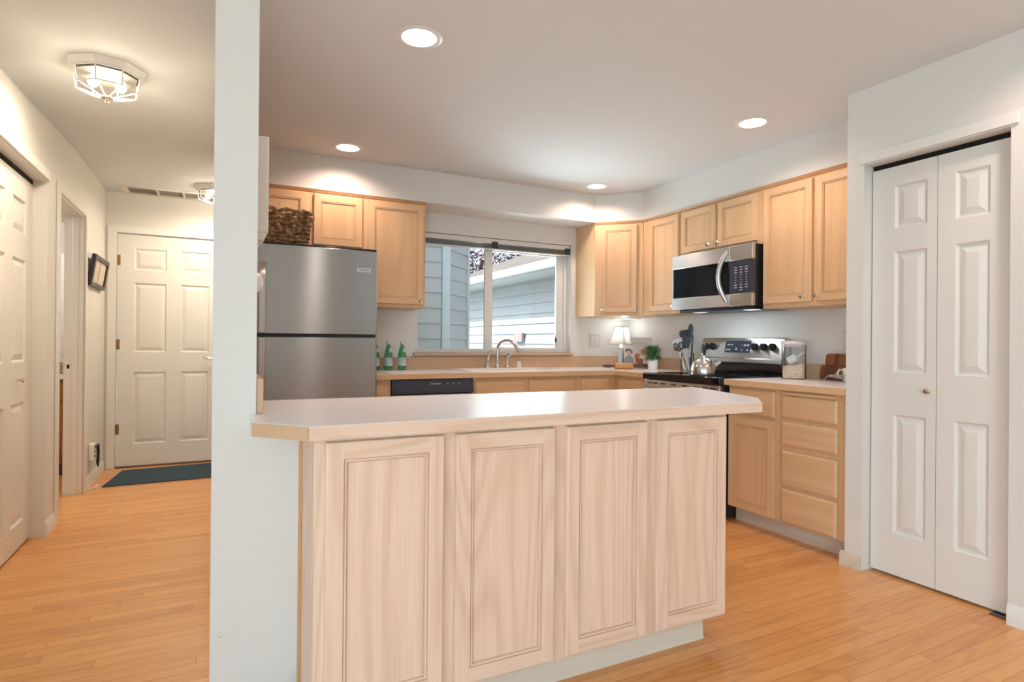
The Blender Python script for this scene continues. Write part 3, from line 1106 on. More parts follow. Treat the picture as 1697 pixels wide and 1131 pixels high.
finish('backsplash', MB().box(0.955, XR - 0.02, YB - 0.02, YB - 0.001, CT1, 1.013).box(XR - 0.02, XR - 0.001, 3.52, YB - 0.02, CT1, 1.013), M['tan'], r, bevel=0.002)
counter('side_countertop', 'short laminate countertop between range and pantry', [(2.918, 2.752), (2.918, 1.946), (XR - 0.001, 1.946), (XR - 0.001, 2.752)],
        [((2.918, 2.752), (2.918, 1.946))], [(XR - 0.02, XR - 0.001, 1.947, 2.751, CT1, 1.013)], (2.92, 2.35, CT0))

# ------------------------------------------------------------------ sink and faucet
r = thing('sink', 'white drop-in kitchen sink under the window', 'sink', ((SX0 + SX1) / 2, 4.25, CT1), world=True)
b = MB()


def rrect(x0, x1, y0, y1, rad, n=5):
    pts = []
    for cx_, cy_, a0 in ((x1 - rad, y0 + rad, -PI / 2), (x1 - rad, y1 - rad, 0), (x0 + rad, y1 - rad, PI / 2), (x0 + rad, y0 + rad, PI)):
        for k in range(n + 1):
            a = a0 + PI / 2 * k / n
            pts.append((cx_ + rad * cos(a), cy_ + rad * sin(a)))
    return pts


lo = [(rrect(SX0, SX1, SY0, SY1, 0.05), CT1 + 0.0005), (rrect(SX0 + 0.004, SX1 - 0.004, SY0 + 0.004, SY1 - 0.004, 0.05), CT1 + 0.009),
      (rrect(SX0 + 0.035, SX1 - 0.035, SY0 + 0.035, SY1 - 0.125, 0.05), CT1 + 0.008), (rrect(SX0 + 0.042, SX1 - 0.042, SY0 + 0.042, SY1 - 0.132, 0.05), CT1 - 0.004),
      (rrect(SX0 + 0.06, SX1 - 0.06, SY0 + 0.06, SY1 - 0.15, 0.06), CT1 - 0.17)]
v, f = [], []
nn = len(lo[0][0])
for pts, z in lo:
    v += [(x, y, z) for x, y in pts]
for i in range(len(lo) - 1):
    for k in range(nn):
        k2 = (k + 1) % nn
        f.append((i * nn + k, i * nn + k2, (i + 1) * nn + k2, (i + 1) * nn + k))
f.append(tuple(range((len(lo) - 1) * nn, len(lo) * nn)))
finish('basin', MB().add(v, f), M['white_sink'], r)
finish('drain', MB().lathe([(0.04, CT1 - 0.1695), (0.04, CT1 - 0.167), (0.03, CT1 - 0.168)], (2.08, 4.2, 0), 20), M['chrome'], r)
SZt = CT1 + 0.009
FYc = 4.44
r = thing('faucet', 'chrome gooseneck kitchen faucet with lever handle behind the sink', 'faucet', (2.10, FYc, SZt), world=True)
finish('base', MB().lathe([(0.026, SZt), (0.026, SZt + 0.008), (0.019, SZt + 0.014), (0.016, SZt + 0.045), (0.018, SZt + 0.05), (0.013, SZt + 0.065)], (2.10, FYc, 0)), M['chrome'], r)
path = [(2.10, FYc, SZt + 0.06), (2.10, FYc, SZt + 0.155)]
for k in range(1, 11):
    a = PI - k * (PI * 0.86) / 10
    path.append((2.10 + 0.02 * k / 10 + 0.062 * (cos(a) + 1) * 0.75, FYc - 0.058 * (cos(a) + 1), SZt + 0.155 + 0.075 * sin(a)))
sp = finish('spout', MB().tube(path, 0.0125, 14), M['chrome'], r)
e = Vector(path[-1])
dr = (e - Vector(path[-2])).normalized()
finish('aerator', MB().tube([e, e + dr * 0.018, e + dr * 0.03, e + dr * 0.062], [0.013, 0.017, 0.015, 0.019], 14), M['chrome'], sp)
hx = 2.007
finish('handle', MB().lathe([(0.027, SZt), (0.026, SZt + 0.012), (0.02, SZt + 0.035), (0.014, SZt + 0.045)], (hx, FYc, 0)).tube([(hx, FYc, SZt + 0.035), (hx + 0.006, FYc + 0.004, SZt + 0.08), (hx + 0.02, FYc + 0.008, SZt + 0.115), (hx + 0.038, FYc + 0.012, SZt + 0.142)], [0.017, 0.015, 0.01, 0.007], 12), M['chrome'], r)
sx_ = 2.19
r = thing('side_sprayer', 'chrome side sprayer standing right of the kitchen faucet', 'sprayer', (sx_, FYc, SZt), world=True)
finish('holder', MB().lathe([(0.024, SZt), (0.022, SZt + 0.007), (0.012, SZt + 0.018), (0.012, SZt + 0.022)], (sx_, FYc, 0)), M['chrome'], r)
finish('spray_head', MB().tube([(sx_, FYc, SZt + 0.022), (sx_, FYc, SZt + 0.05), (sx_, FYc, SZt + 0.085), (sx_ + 0.006, FYc - 0.006, SZt + 0.105), (sx_ + 0.024, FYc - 0.02, SZt + 0.113)], [0.011, 0.015, 0.012, 0.015, 0.014], 12), M['chrome'], r)
ax = 2.302
tag(finish('air_gap_cap', MB().lathe([(0.024, 0), (0.024, 0.004), (0.019, 0.006), (0.019, 0.045), (0.015, 0.05)], (0, 0, 0), 20), M['white_sink'], loc=(ax, FYc, SZt)), 'small white air gap cap right of the sprayer on the sink', 'cap')

# ------------------------------------------------------------------ dishwasher
r = thing('dishwasher', 'stainless dishwasher with dark control panel under the back counter', 'dishwasher', (1.072, FY - 0.02, 0))
finish('body', MB().box(0, 0.606, 0.03, 0.58, 0.1, 0.873), M['black'], r)
finish('door', MB().box(0.003, 0.603, 0, 0.03, 0.12, 0.765), M['steel'], r, bevel=0.004)
cp = finish('control_panel', MB().prism_axis([(0.03, 0.77), (-0.008, 0.77), (-0.012, 0.79), (-0.006, 0.808), (0.0, 0.868), (0.03, 0.868)], 0.002, 0.604, 'x'), M['charcoal'], r)
text('brand_lettering', 'FRIGIDAIRE', 0.014, M['white_print'], cp, (0.315, -0.0045, 0.838), FACE_S, sx=1.1)
for k, x in enumerate((0.405, 0.452, 0.492, 0.565)):
    text('button_lettering', ('START', 'HEAT', 'CYCLE', 'ON')[k], 0.007, M['white_print'], cp, (x, -0.0045, 0.84), FACE_S)
finish('toe_kick', MB().box(0.005, 0.6, 0.08, 0.1, 0, 0.099), M['black'], r)

# ------------------------------------------------------------------ fridge
fx0, fy0, FW, FH = 0.165, 3.757, 0.757, 1.725
r = thing('fridge', 'stainless top-freezer refrigerator beside the white wall', 'fridge', (fx0, fy0, 0))
finish('cabinet', MB().box(0.004, FW - 0.004, 0.062, 0.76, 0.03, FH - 0.012), M['steel_dark'], r, bevel=0.004)
finish('top_cap', MB().box(0.01, FW - 0.006, 0.01, 0.75, FH - 0.012, FH), M['black'], r, bevel=0.003)


def fdoor(z0, z1):
    n = 12
    pts = [(0.0, 0.06), (0.0, 0.012)]
    for k in range(n + 1):
        u_ = k / n
        pts.append((0.01 + u_ * (FW - 0.02), 0.004 - 0.012 * (1 - (2 * u_ - 1) ** 2)))
    pts += [(FW, 0.012), (FW, 0.06)]
    return MB().prism(pts, z0, z1)


fd = finish('freezer_door', fdoor(1.178, FH - 0.014), M['steel'], r, bevel=0.003, smooth=30)
ld = finish('lower_door', fdoor(0.07, 1.158), M['steel'], r, bevel=0.003, smooth=30)
finish('door_gap', MB().box(0.01, FW - 0.01, 0.012, 0.06, 1.1585, 1.1775), M['black'], r)
finish('grille', MB().box(0.01, FW - 0.01, 0.02, 0.06, 0.005, 0.066), M['black'], r)


def fhandle(z0, z1, up):
    """solid grip strip along the opening edge, deepest at the door split"""
    b = MB()
    n = 10
    v, f = [], []
    for k in range(n + 1):
        u_ = k / n
        z = z0 + (z1 - z0) * u_
        d_ = min(1.0, (1 - u_ if up else u_) * 6.0)
        y = -0.016 - 0.032 * math.sin(d_ * PI / 2)
        v += [(0.045, y + 0.006, z), (0.055, y, z), (0.088, y + 0.004, z), (0.094, -0.004, z), (0.045, -0.002, z)]
    for i_ in range(n):
        for k in range(5):
            k2 = (k + 1) % 5
            f.append((5 * i_ + k, 5 * i_ + k2, 5 * i_ + 5 + k2, 5 * i_ + 5 + k))
    f += [(4, 3, 2, 1, 0), tuple(range(5 * n, 5 * n + 5))]
    return b.add(v, f)


finish('handle', fhandle(1.182, 1.60, True), M['bar_steel'], fd, bevel=0.002)
finish('handle', fhandle(0.62, 1.154, False), M['bar_steel'], ld, bevel=0.002)
bg = finish('badge', MB().box(0.625, 0.71, -0.0035, 0.003, 1.575, 1.60), M['white_print'], fd)
text('badge_lettering', 'FRIGIDAIRE', 0.0125, M['dark_print'], bg, (0.6675, -0.004, 1.5875), FACE_S, sx=1.0)

# ------------------------------------------------------------------ microwave (local: x along front, y into wall)
r = thing('microwave', 'stainless over-the-range microwave with black glass door', 'microwave', (3.14, 3.496, 1.395), -PI / 2)
MWW, MH = 0.760, 0.413
finish('body', MB().box(0.012, MWW - 0.006, 0.03, 0.408, 0, MH), M['black'], r, bevel=0.003)
dw = 0.565
dr_ = finish('door', MB().box(0, dw, 0, 0.03, 0.0, 0.085).box(0, dw, 0, 0.03, 0.31, MH).box(0, 0.012, 0, 0.03, 0.085, 0.31), M['appliance_steel'], r, bevel=0.003)
finish('window', MB().box(0.012, dw, 0.003, 0.028, 0.085, 0.31), M['black_gloss'], dr_)
hb = MB()
hp = []
for k in range(11):
    u_ = k / 10
    hp.append((0.535 + 0.03 * (2 * u_ - 1) ** 2 - 0.012, -0.008 - 0.05 * sin(PI * min(1, max(0, u_))), 0.03 + 0.35 * u_))
hb.tube(hp, [0.012] + [0.0165] * 9 + [0.012], 12, flat=0.7)
finish('handle', hb, M['bar_steel'], dr_)
pn = finish('control_column', MB().box(dw + 0.003, MWW, 0, 0.03, 0, 0.085), M['appliance_steel'], r, bevel=0.003)
finish('top_panel', MB().box(dw + 0.003, MWW, 0, 0.03, 0.31, MH), M['appliance_steel'], r, bevel=0.003)
kp = finish('keypad', MB().box(dw + 0.003, MWW, 0.002, 0.028, 0.085, 0.31), M['charcoal'], pn)
finish('display', MB().box(dw + 0.075, dw + 0.14, 0.0005, 0.003, 0.278, 0.296), M['display'], pn)
keys = MB()
for i in range(10):
    for j in range(3):
        if i == 9 and j != 1:
            continue
        cx_ = dw + 0.055 + j * 0.045
        cz_ = 0.262 - i * 0.017
        wv = 0.011 if i < 3 or i > 6 else 0.004
        keys.box(cx_ - wv, cx_ + wv, 0.0008, 0.0025, cz_ - 0.0022, cz_ + 0.0022)
finish('key_lettering', keys, M['white_print'], pn)
finish('bottom_grille', MB().box(0.03, MWW - 0.03, 0.05, 0.38, -0.02, -0.0005), M['black'], r, bevel=0.004)
for x in (0.12, 0.6):
    finish('cooktop_lamp', MB().box(x, x + 0.09, 0.1, 0.16, -0.0225, -0.0195), M['bulb_small'], r)
light('cooktop_light', 'AREA', (3.25, 3.12, 1.37), 1.2, (0.85, 0.94, 1.0), 0.3, 0.12, to=(3.34, 3.12, 0))

# ------------------------------------------------------------------ range
r = thing('range', 'stainless electric range with black glass cooktop and rear control panel', 'stove', (2.885, 3.5155, 0), -PI / 2)
RW = 0.760
finish('body', MB().box(0.003, RW - 0.003, 0.03, 0.66, 0.03, 0.895), M['black'], r)
ck = finish('cooktop', MB().box(0, RW, -0.01, 0.585, 0.872, 0.921), M['black_gloss'], r, bevel=0.008, segs=3)
for x, y, q in ((0.2, 0.14, 0.1), (0.57, 0.14, 0.075), (0.2, 0.42, 0.075), (0.57, 0.42, 0.1)):
    finish('burner_ring', MB().lathe([(q - 0.004, 0.9212), (q - 0.004, 0.9218), (q, 0.9218), (q, 0.9212)], (x, y, 0), 40), M['charcoal'], ck)
tr_ = MB().box(0.01, RW - 0.01, 0, 0.03, 0.812, 0.868)
tp = finish('vent_trim', tr_, M['appliance_steel'], r, bevel=0.003)
for x in (0.05, 0.11, 0.19, 0.30, 0.41, 0.52, 0.6, 0.67):
    finish('vent_slot', MB().box(x, x + 0.05, -0.0012, 0.001, 0.842, 0.85), M['void'], tp)
od = finish('oven_door', MB().box(0.006, RW - 0.006, -0.005, 0.03, 0.25, 0.808), M['appliance_steel'], r, bevel=0.004)
finish('oven_window', MB().box(0.12, RW - 0.12, -0.0065, 0, 0.36, 0.66), M['black_gloss'], od)
hb = MB().tube([(0.06, -0.05, 0.77), (RW - 0.06, -0.05, 0.77)], 0.012, 12).tube([(0.08, -0.05, 0.77), (0.08, -0.004, 0.77)], 0.008, 8).tube([(RW - 0.08, -0.05, 0.77), (RW - 0.08, -0.004, 0.77)], 0.008, 8)
finish('handle', hb, M['nickel'], od)
finish('storage_drawer', MB().box(0.006, RW - 0.006, -0.003, 0.03, 0.06, 0.243), M['appliance_steel'], r, bevel=0.004)
finish('back_riser', MB().box(0.004, RW - 0.004, 0.585, 0.655, 0.90, 1.025), M['black_gloss'], r, bevel=0.003)
# sloped stainless control panel
gp = [(0.655, 1.0), (0.565, 1.0), (0.560, 1.004), (0.560, 1.030), (0.575, 1.036), (0.601, 1.178), (0.606, 1.184), (0.655, 1.184)]
gd = finish('control_panel', MB().prism_axis(gp, 0.0, RW, 'x'), M['appliance_steel'], r, bevel=0.002)
tl = math.atan2(0.026, 0.142)
PM = Matrix.Translation((0, 0.575, 1.036)) @ Matrix.Rotation(-tl, 4, 'X')
b = MB()
b.x = PM
b.box(0.24, 0.487, -0.0035, 0.002, 0.034, 0.133)
fr_ = finish('clock_bezel', b, M['chrome'], gd, bevel=0.002)
b = MB()
b.x = PM
b.box(0.245, 0.482, -0.0055, 0, 0.039, 0.128)
finish('clock_glass', b, M['charcoal'], fr_)
b = MB()
b.x = PM
for x, z, w_, h_ in ((0.275, 0.098, 0.024, 0.008), (0.305, 0.098, 0.02, 0.008), (0.263, 0.06, 0.014, 0.009), (0.289, 0.06, 0.014, 0.009), (0.352, 0.072, 0.012, 0.004), (0.352, 0.063, 0.02, 0.004),
                     (0.405, 0.095, 0.006, 0.005), (0.432, 0.095, 0.02, 0.009), (0.459, 0.095, 0.016, 0.009), (0.404, 0.058, 0.012, 0.005), (0.458, 0.058, 0.015, 0.009)):
    b.box(x - w_ / 2, x + w_ / 2, -0.0062, -0.005, z - h_ / 2, z + h_ / 2)
finish('clock_lettering', b, M['white_print'], fr_)
for x in (0.045, 0.118, 0.52, 0.598, 0.672):
    b = MB()
    b.x = PM @ Matrix.Translation((x, 0, 0.083))
    b.lathe([(0.027, 0), (0.027, -0.006), (0.025, -0.01), (0.022, -0.026), (0.019, -0.029)], (0, 0, 0), 22, 'y')
    b.box(-0.006, 0.006, -0.036, -0.02, -0.021, 0.021)
    finish('control_knob', b, M['black'], gd, bevel=0.0015)

# ------------------------------------------------------------------ things on the counters
GBt = 'green mineral water bottles beside the fridge'


def bottle(x, y, label):
    r_ = thing('water_bottle', label, 'bottle', (x, y, CT1), 0.3, GBt)
    finish('glass', MB().lathe([(0.026, 0.0), (0.0315, 0.006), (0.0325, 0.02), (0.0315, 0.036), (0.0315, 0.095), (0.0325, 0.105), (0.031, 0.122), (0.022, 0.162), (0.0145, 0.19), (0.0128, 0.2), (0.0128, 0.206)], n=28), M['green_glass'], r_)
    finish('screw_cap', MB().lathe([(0.0138, 0.2), (0.0142, 0.204), (0.0142, 0.219), (0.012, 0.222)], n=20), M['cap'], r_)
    lb_ = finish('label', MB().lathe([(0.0321, 0.034), (0.0323, 0.034), (0.0323, 0.097), (0.0321, 0.097)], n=32, cap0=False, cap1=False), M['label_paper'], r_)
    nl = finish('neck_label', MB().ball((0.004, -0.0262, 0.152), 0.013, 0.002, 0.016), M['label_paper'], r_)
    nl.rotation_euler = (0, 0, 0)
    text('label_lettering', 'S.PELLEGRINO', 0.0075, M['label_blue'], lb_, (0, -0.0325, 0.083), FACE_S)
    finish('label_star', MB().lathe([(0.005, -0.0327), (0.005, -0.0331)], (0, 0, 0.062), 5, 'y'), M['red'], lb_)
    return r_


b1_ = bottle(1.289, 4.462, 'rightmost of three green water bottles, nearest the window')
dup(b1_, (1.181, 4.462, CT1), 'middle of three green water bottles on the back counter')
dup(b1_, (1.085, 4.475, CT1), 'leftmost green water bottle, half hidden behind the fridge')

# basket on the fridge
bx, by, bz = 0.335, 4.0, FH
r = thing('basket', 'woven seagrass basket with loop handle on top of the fridge', 'basket', (bx, by, bz))
b = MB()
hw, hd = 0.17, 0.12
rows = 9
for k in range(rows):
    z = 0.013 + k * 0.0255
    g = 1 + 0.016 * k
    pts = rrect(-hw * g, hw * g, -hd * g, hd * g, 0.035, 4)
    dense = []
    for i in range(len(pts)):
        a_, c_ = Vector((*pts[i], 0)), Vector((*pts[(i + 1) % len(pts)], 0))
        m_ = max(1, int((c_ - a_).length / 0.014))
        for q in range(m_):
            dense.append(a_.lerp(c_, q / m_))
    path, rad = [], []
    for i, p_ in enumerate(dense):
        nrm = p_.normalized()
        s_ = sin(i * 1.55 + k * PI)
        p2 = p_ + nrm * (0.005 * s_)
        path.append((p2.x, p2.y, z + 0.005 * sin(i * 0.9 + k * 2.1) + random.uniform(-0.002, 0.002)))
        rad.append(0.0125 + 0.003 * sin(i * 1.1 + k) + random.uniform(-0.0015, 0.0015))
    path.append(path[0])
    rad.append(rad[0])
    b.tube(path, rad, 6)
finish('weave', b, M['seagrass'], r, smooth=60)
finish('bottom', MB().prism(rrect(-hw, hw, -hd, hd, 0.035, 4), 0.0, 0.012), M['seagrass'], r)
for s_ in (-1, 1):
    hp = [(s_ * (hw + 0.02), -0.045, 0.18)]
    for k in range(9):
        a = PI * k / 8
        hp.append((s_ * (hw + 0.022 + 0.03 * sin(a)), -0.05 * cos(a), 0.185 + 0.03 * sin(a)))
    finish('handle', MB().tube(hp, 0.008, 7), M['seagrass'], r)

# small lamp on corner counter
lx, ly = 3.285, 4.32
r = thing('table_lamp', 'small lit table lamp with square bell shade in the counter corner', 'lamp', (lx, ly, CT1), PI / 8)
finish('base', MB().prism(rrect(-0.042, 0.042, -0.042, 0.042, 0.006, 3), 0, 0.018).prism(rrect(-0.024, 0.024, -0.024, 0.024, 0.004, 3), 0.018, 0.028), M['grey_plastic'], r, bevel=0.002)
st = MB()
for z0, z1, w0, w1_ in ((0.028, 0.165, 0.019, 0.024), (0.165, 0.185, 0.014, 0.014)):
    st.add([(-w0, -w0, z0), (w0, -w0, z0), (w0, w0, z0), (-w0, w0, z0), (-w1_, -w1_, z1), (w1_, -w1_, z1), (w1_, w1_, z1), (-w1_, w1_, z1)],
           [(0, 3, 2, 1), (4, 5, 6, 7), (0, 1, 5, 4), (1, 2, 6, 5), (2, 3, 7, 6), (3, 0, 4, 7)])
finish('stem', st, M['grey_plastic'], r, bevel=0.002)
b = MB()
hs = [(0.215, 0.088), (0.24, 0.076), (0.275, 0.064), (0.31, 0.056), (0.345, 0.051), (0.37, 0.049)]
v, f = [], []
for z, q in hs:
    v += [(-q, -q, z), (q, -q, z), (q, q, z), (-q, q, z)]
for i in range(len(hs) - 1):
    for k in range(4):
        k2 = (k + 1) % 4
        f.append((4 * i + k, 4 * i + k2, 4 * i + 4 + k2, 4 * i + 4 + k))
sh = finish('lamp_shade', b.add(v, f), M['shade'], r, smooth=0)
b = MB()
for z, q in (hs[0], hs[-1]):
    c4 = [(-q, -q), (q, -q), (q, q), (-q, q)]
    for k in range(4):
        b.tube([(*c4[k], z), (*c4[(k + 1) % 4], z)], 0.0025, 6)
for k in range(4):
    sg = ((-1, -1), (1, -1), (1, 1), (-1, 1))[k]
    b.tube([(sg[0] * q, sg[1] * q, z) for z, q in hs], 0.002, 6)
finish('shade_trim', b, M['shade_trim'], sh)
finish('bulb', MB().ball((0, 0, 0.27), 0.022, 0.022, 0.03).lathe([(0.012, 0.185), (0.012, 0.245)], n=12), M['bulb'], r)
light('lamp_light', 'POINT', (lx, ly, CT1 + 0.325), 0.45, (0.95, 0.97, 1.0), 0.02)
# slim light bar fixed under the corner cabinet
r = thing('under_cabinet_light', 'slim lit light bar fixed under the diagonal corner cabinet', 'light', (3.40, 4.42, 1.3745), -PI / 4)
finish('housing', MB().box(-0.14, 0.14, -0.045, 0.045, -0.012, -0.0005), M['white_plastic'], r, bevel=0.002)
finish('lens', MB().box(-0.09, 0.09, -0.010, 0.010, -0.0128, -0.0121), M['bulb_small'], r)
light('under_cabinet_glow', 'POINT', (3.40, 4.42, 1.325), 0.6, (0.88, 0.96, 1.0), 0.02)

# cookbook on a wooden stand
kx, ky = 3.38, 4.195
r = thing('book_stand', 'dark wooden cookbook stand behind the rolling pin and plant', 'stand', (kx, ky, CT1), -0.6)
lean = math.radians(14)
b = MB()
b.x = Matrix.Translation((0, 0.02, 0.028)) @ Matrix.Rotation(-lean, 4, 'X')
b.box(-0.115, 0.115, 0.0, 0.012, 0, 0.2)
finish('back', b, M['walnut'], r, bevel=0.002)
finish('ledge', MB().box(-0.13, 0.13, -0.045, 0.03, 0.008, 0.022).box(-0.13, 0.13, -0.05, -0.041, 0.008, 0.04), M['walnut'], r, bevel=0.002)
for q in (-0.12, 0.09):
    finish('foot', MB().box(q, q + 0.03, -0.045, 0.07, 0, 0.008), M['walnut'], r)
r = thing('cookbook', 'cookbook with a food and portrait cover on the wooden stand', 'book', (kx, ky, CT1 + 0.022), -0.6)
r.scale = (1.22, 1, 1)
BMx = Matrix.Translation((0, -0.012, 0.006)) @ Matrix.Rotation(-lean, 4, 'X')


def onbook(name, mbf, m_, parent, **kw):
    b_ = MB()
    b_.x = BMx
    mbf(b_)
    return finish(name, b_, m_, parent, **kw)


cv = onbook('cover', lambda q: q.box(-0.1, 0.1, 0, 0.002, 0, 0.255).box(-0.1, 0.1, 0.022, 0.024, 0, 0.255).box(-0.102, -0.1, 0, 0.024, 0, 0.255), M['book'], r)
onbook('pages', lambda q: q.box(-0.099, 0.096, 0.0025, 0.0215, 0.003, 0.252), M['paper'], r)
onbook('title_line', lambda q: q.box(-0.085, 0.06, -0.0006, 0.0005, 0.20, 0.203).box(-0.06, 0.05, -0.0006, 0.0005, 0.185, 0.187), M['book_grey'], cv)
onbook('portrait', lambda q: q.prism_axis([(-0.1, 0.003), (-0.03, 0.003), (-0.035, 0.06), (-0.05, 0.085), (-0.085, 0.085), (-0.1, 0.06)], -0.0008, 0.0006, 'y'), M['book_grey'], cv)
onbook('portrait_face', lambda q: q.ball((-0.068, -0.0008, 0.112), 0.02, 0.0008, 0.027), M['book_skin'], cv)
onbook('portrait_hair', lambda q: q.ball((-0.07, -0.0005, 0.131), 0.024, 0.0008, 0.018).ball((-0.047, -0.0005, 0.118), 0.007, 0.0008, 0.016), M['book_dark'], cv)
onbook('food_rust', lambda q: q.ball((0.012, -0.0008, 0.035), 0.032, 0.0009, 0.026).ball((-0.012, -0.0008, 0.075), 0.014, 0.0009, 0.03), M['book_red'], cv)
onbook('food_orange', lambda q: q.ball((0.045, -0.001, 0.12), 0.026, 0.0009, 0.03).ball((0.0, -0.001, 0.09), 0.014, 0.0009, 0.02).ball((0.075, -0.001, 0.09), 0.02, 0.0009, 0.028), M['book_orange'], cv)
onbook('food_white', lambda q: q.ball((0.05, -0.0012, 0.075), 0.035, 0.0009, 0.018).ball((0.06, -0.0012, 0.03), 0.028, 0.0009, 0.02), M['book_white'], cv)

# rolling pin (axis roughly along the counter's diagonal)
px_, py_ = 3.10, 4.04
r = thing('rolling_pin', 'wooden rolling pin lying on the corner counter before the lamp', 'rolling pin', (px_, py_, CT1), -0.42)
finish('roller', MB().lathe([(0.026, -0.078), (0.028, -0.075), (0.028, 0.075), (0.026, 0.078)], (0, 0, 0.0285), 24, 'x'), M['rolling'], r)
for s_ in (-1, 1):
    finish('handle', MB().lathe([(0.009, s_ * 0.0785), (0.008, s_ * 0.09), (0.0125, s_ * 0.115), (0.0135, s_ * 0.15), (0.01, s_ * 0.175), (0.004, s_ * 0.18)], (0, 0, 0.0285), 16, 'x'), M['walnut'], r)

# potted plant
gx, gy = 3.29, 3.89
r = thing('potted_plant', 'small green plant in a white pot next to the cookbook', 'plant', (gx, gy, CT1))
r.scale = (1.2, 1.2, 1.2)
finish('pot', MB().lathe([(0.031, 0), (0.033, 0.003), (0.038, 0.075), (0.035, 0.075), (0.033, 0.06)], n=28), M['white_ceramic'], r)
b = MB()
for k in range(480):
    a = random.uniform(0, 2 * PI)
    rr = random.uniform(0.0, 0.085)
    h = 0.062 + random.uniform(0.02, 0.115)
    base = Vector((rr * 0.5 * cos(a), rr * 0.5 * sin(a), h - 0.03))
    tip = base + Vector((cos(a) * random.uniform(0.012, 0.035), sin(a) * random.uniform(0.012, 0.035), random.uniform(0.012, 0.04)))
    s_ = Vector((-sin(a), cos(a), 0.2)).normalized() * random.uniform(0.003, 0.0055)
    md = (base + tip) / 2
    b.add([base, md - s_, tip, md + s_ + Vector((0, 0, 0.002))], [(0, 1, 2, 3)])
for k in range(26):
    a = random.uniform(0, 2 * PI)
    q = random.uniform(0.01, 0.05)
    b.tube([(0.008 * cos(a), 0.008 * sin(a), 0.06), (q * 0.5 * cos(a), q * 0.5 * sin(a), 0.11), (q * cos(a), q * sin(a), 0.12 + random.uniform(0, 0.07))], 0.0012, 4)
finish('leaves', b, M['leaf'], r, smooth=0)

# utensil jar and utensils
ux, uy = 3.40, 3.60
uz = CT1
r = thing('utensil_jar', 'clear jar of kitchen utensils left of the range', 'jar', (ux, uy, uz))
finish('jar_wall', MB().lathe([(0.05, 0.0), (0.052, 0.004), (0.052, 0.15), (0.049, 0.15), (0.049, 0.008), (0.0, 0.008)], n=28, cap1=False), M['clear_plastic'], r)
GUt = 'utensils standing in the jar by the range'


def utensil(name, label, cat, base, tip, build):
    """base/tip offsets from the jar; builder works along local +z, flat side facing the room"""
    o_ = bpy.data.objects.new(name, None)
    COL.objects.link(o_)
    o_.empty_display_size = 0.03
    B = Vector((ux, uy, uz)) + Vector(base)
    T_ = Vector((ux, uy, uz)) + Vector(tip)
    z = (T_ - B).normalized()
    face = Vector((-0.8, -0.6, 0))
    y = -(face - z * face.dot(z)).normalized()
    x = y.cross(z)
    o_.matrix_world = Matrix.Translation(B) @ Matrix((x, y, z)).transposed().to_4x4()
    tag(o_, label, cat, GUt)
    build(o_, (T_ - B).length)
    return o_


def spatula(o_, L):
    finish('handle', MB().tube([(0, 0, 0), (0, 0, L - 0.09)], 0.006, 8, flat=0.6), M['grey_plastic'], o_)
    pts = rrect(-0.042, 0.042, L - 0.1, L, 0.018, 4)
    finish('blade', MB().prism_axis([(p, q) for p, q in pts], -0.003, 0.003, 'y'), M['grey_utensil'], o_)


def ladle(o_, L):
    finish('handle', MB().tube([(0, 0, 0), (0, 0, L * 0.55), (0.004, 0.0, L - 0.05)], [0.007, 0.009, 0.011], 10, flat=0.6), M['grey_plastic'], o_)
    finish('bowl', MB().ball((-0.018, -0.008, L - 0.03), 0.05, 0.018, 0.034), M['grey_plastic'], o_)


def spoon(o_, L):
    finish('handle', MB().tube([(0, 0, 0), (0, 0, L - 0.1), (-0.004, 0, L - 0.07)], [0.007, 0.0075, 0.01], 8, flat=0.6), M['grey_utensil'], o_)
    finish('bowl', MB().ball((-0.018, 0, L - 0.035), 0.021, 0.008, 0.055), M['grey_utensil'], o_)


def turner(o_, L):
    finish('handle', MB().tube([(0, 0, 0), (0, 0, L - 0.1)], 0.0065, 8, flat=0.6), M['grey_plastic'], o_)
    finish('blade', MB().prism_axis([(-0.02, L - 0.105), (0.016, L - 0.105), (0.034, L - 0.045), (0.03, L), (-0.036, L), (-0.034, L - 0.05)], -0.003, 0.003, 'y'), M['grey_utensil'], o_)


def scissors(o_, L):
    finish('blades', MB().prism_axis([(-0.006, 0), (0.006, 0), (0.009, L - 0.07), (-0.009, L - 0.07)], -0.002, 0.002, 'y'), M['kettle'], o_)
    for s_ in (-1, 1):
        lp = [(s_ * (0.021 + 0.015 * cos(2 * PI * k / 14 + (PI if s_ > 0 else 0))), 0, L - 0.032 + 0.03 * sin(2 * PI * k / 14)) for k in range(15)]
        finish('handle', MB().tube([(s_ * 0.004, 0, L - 0.075), (s_ * 0.01, 0, L - 0.05)] + lp[:], 0.0045, 7), M['black'], o_)


def masher(o_, L):
    finish('handle', MB().tube([(0, 0, 0), (0, 0, L)], 0.0025, 6), M['kettle'], o_)
    finish('grip', MB().tube([(0, 0, 0), (0, 0, 0.1)], [0.011, 0.009], 10), M['steel_dark'], o_)


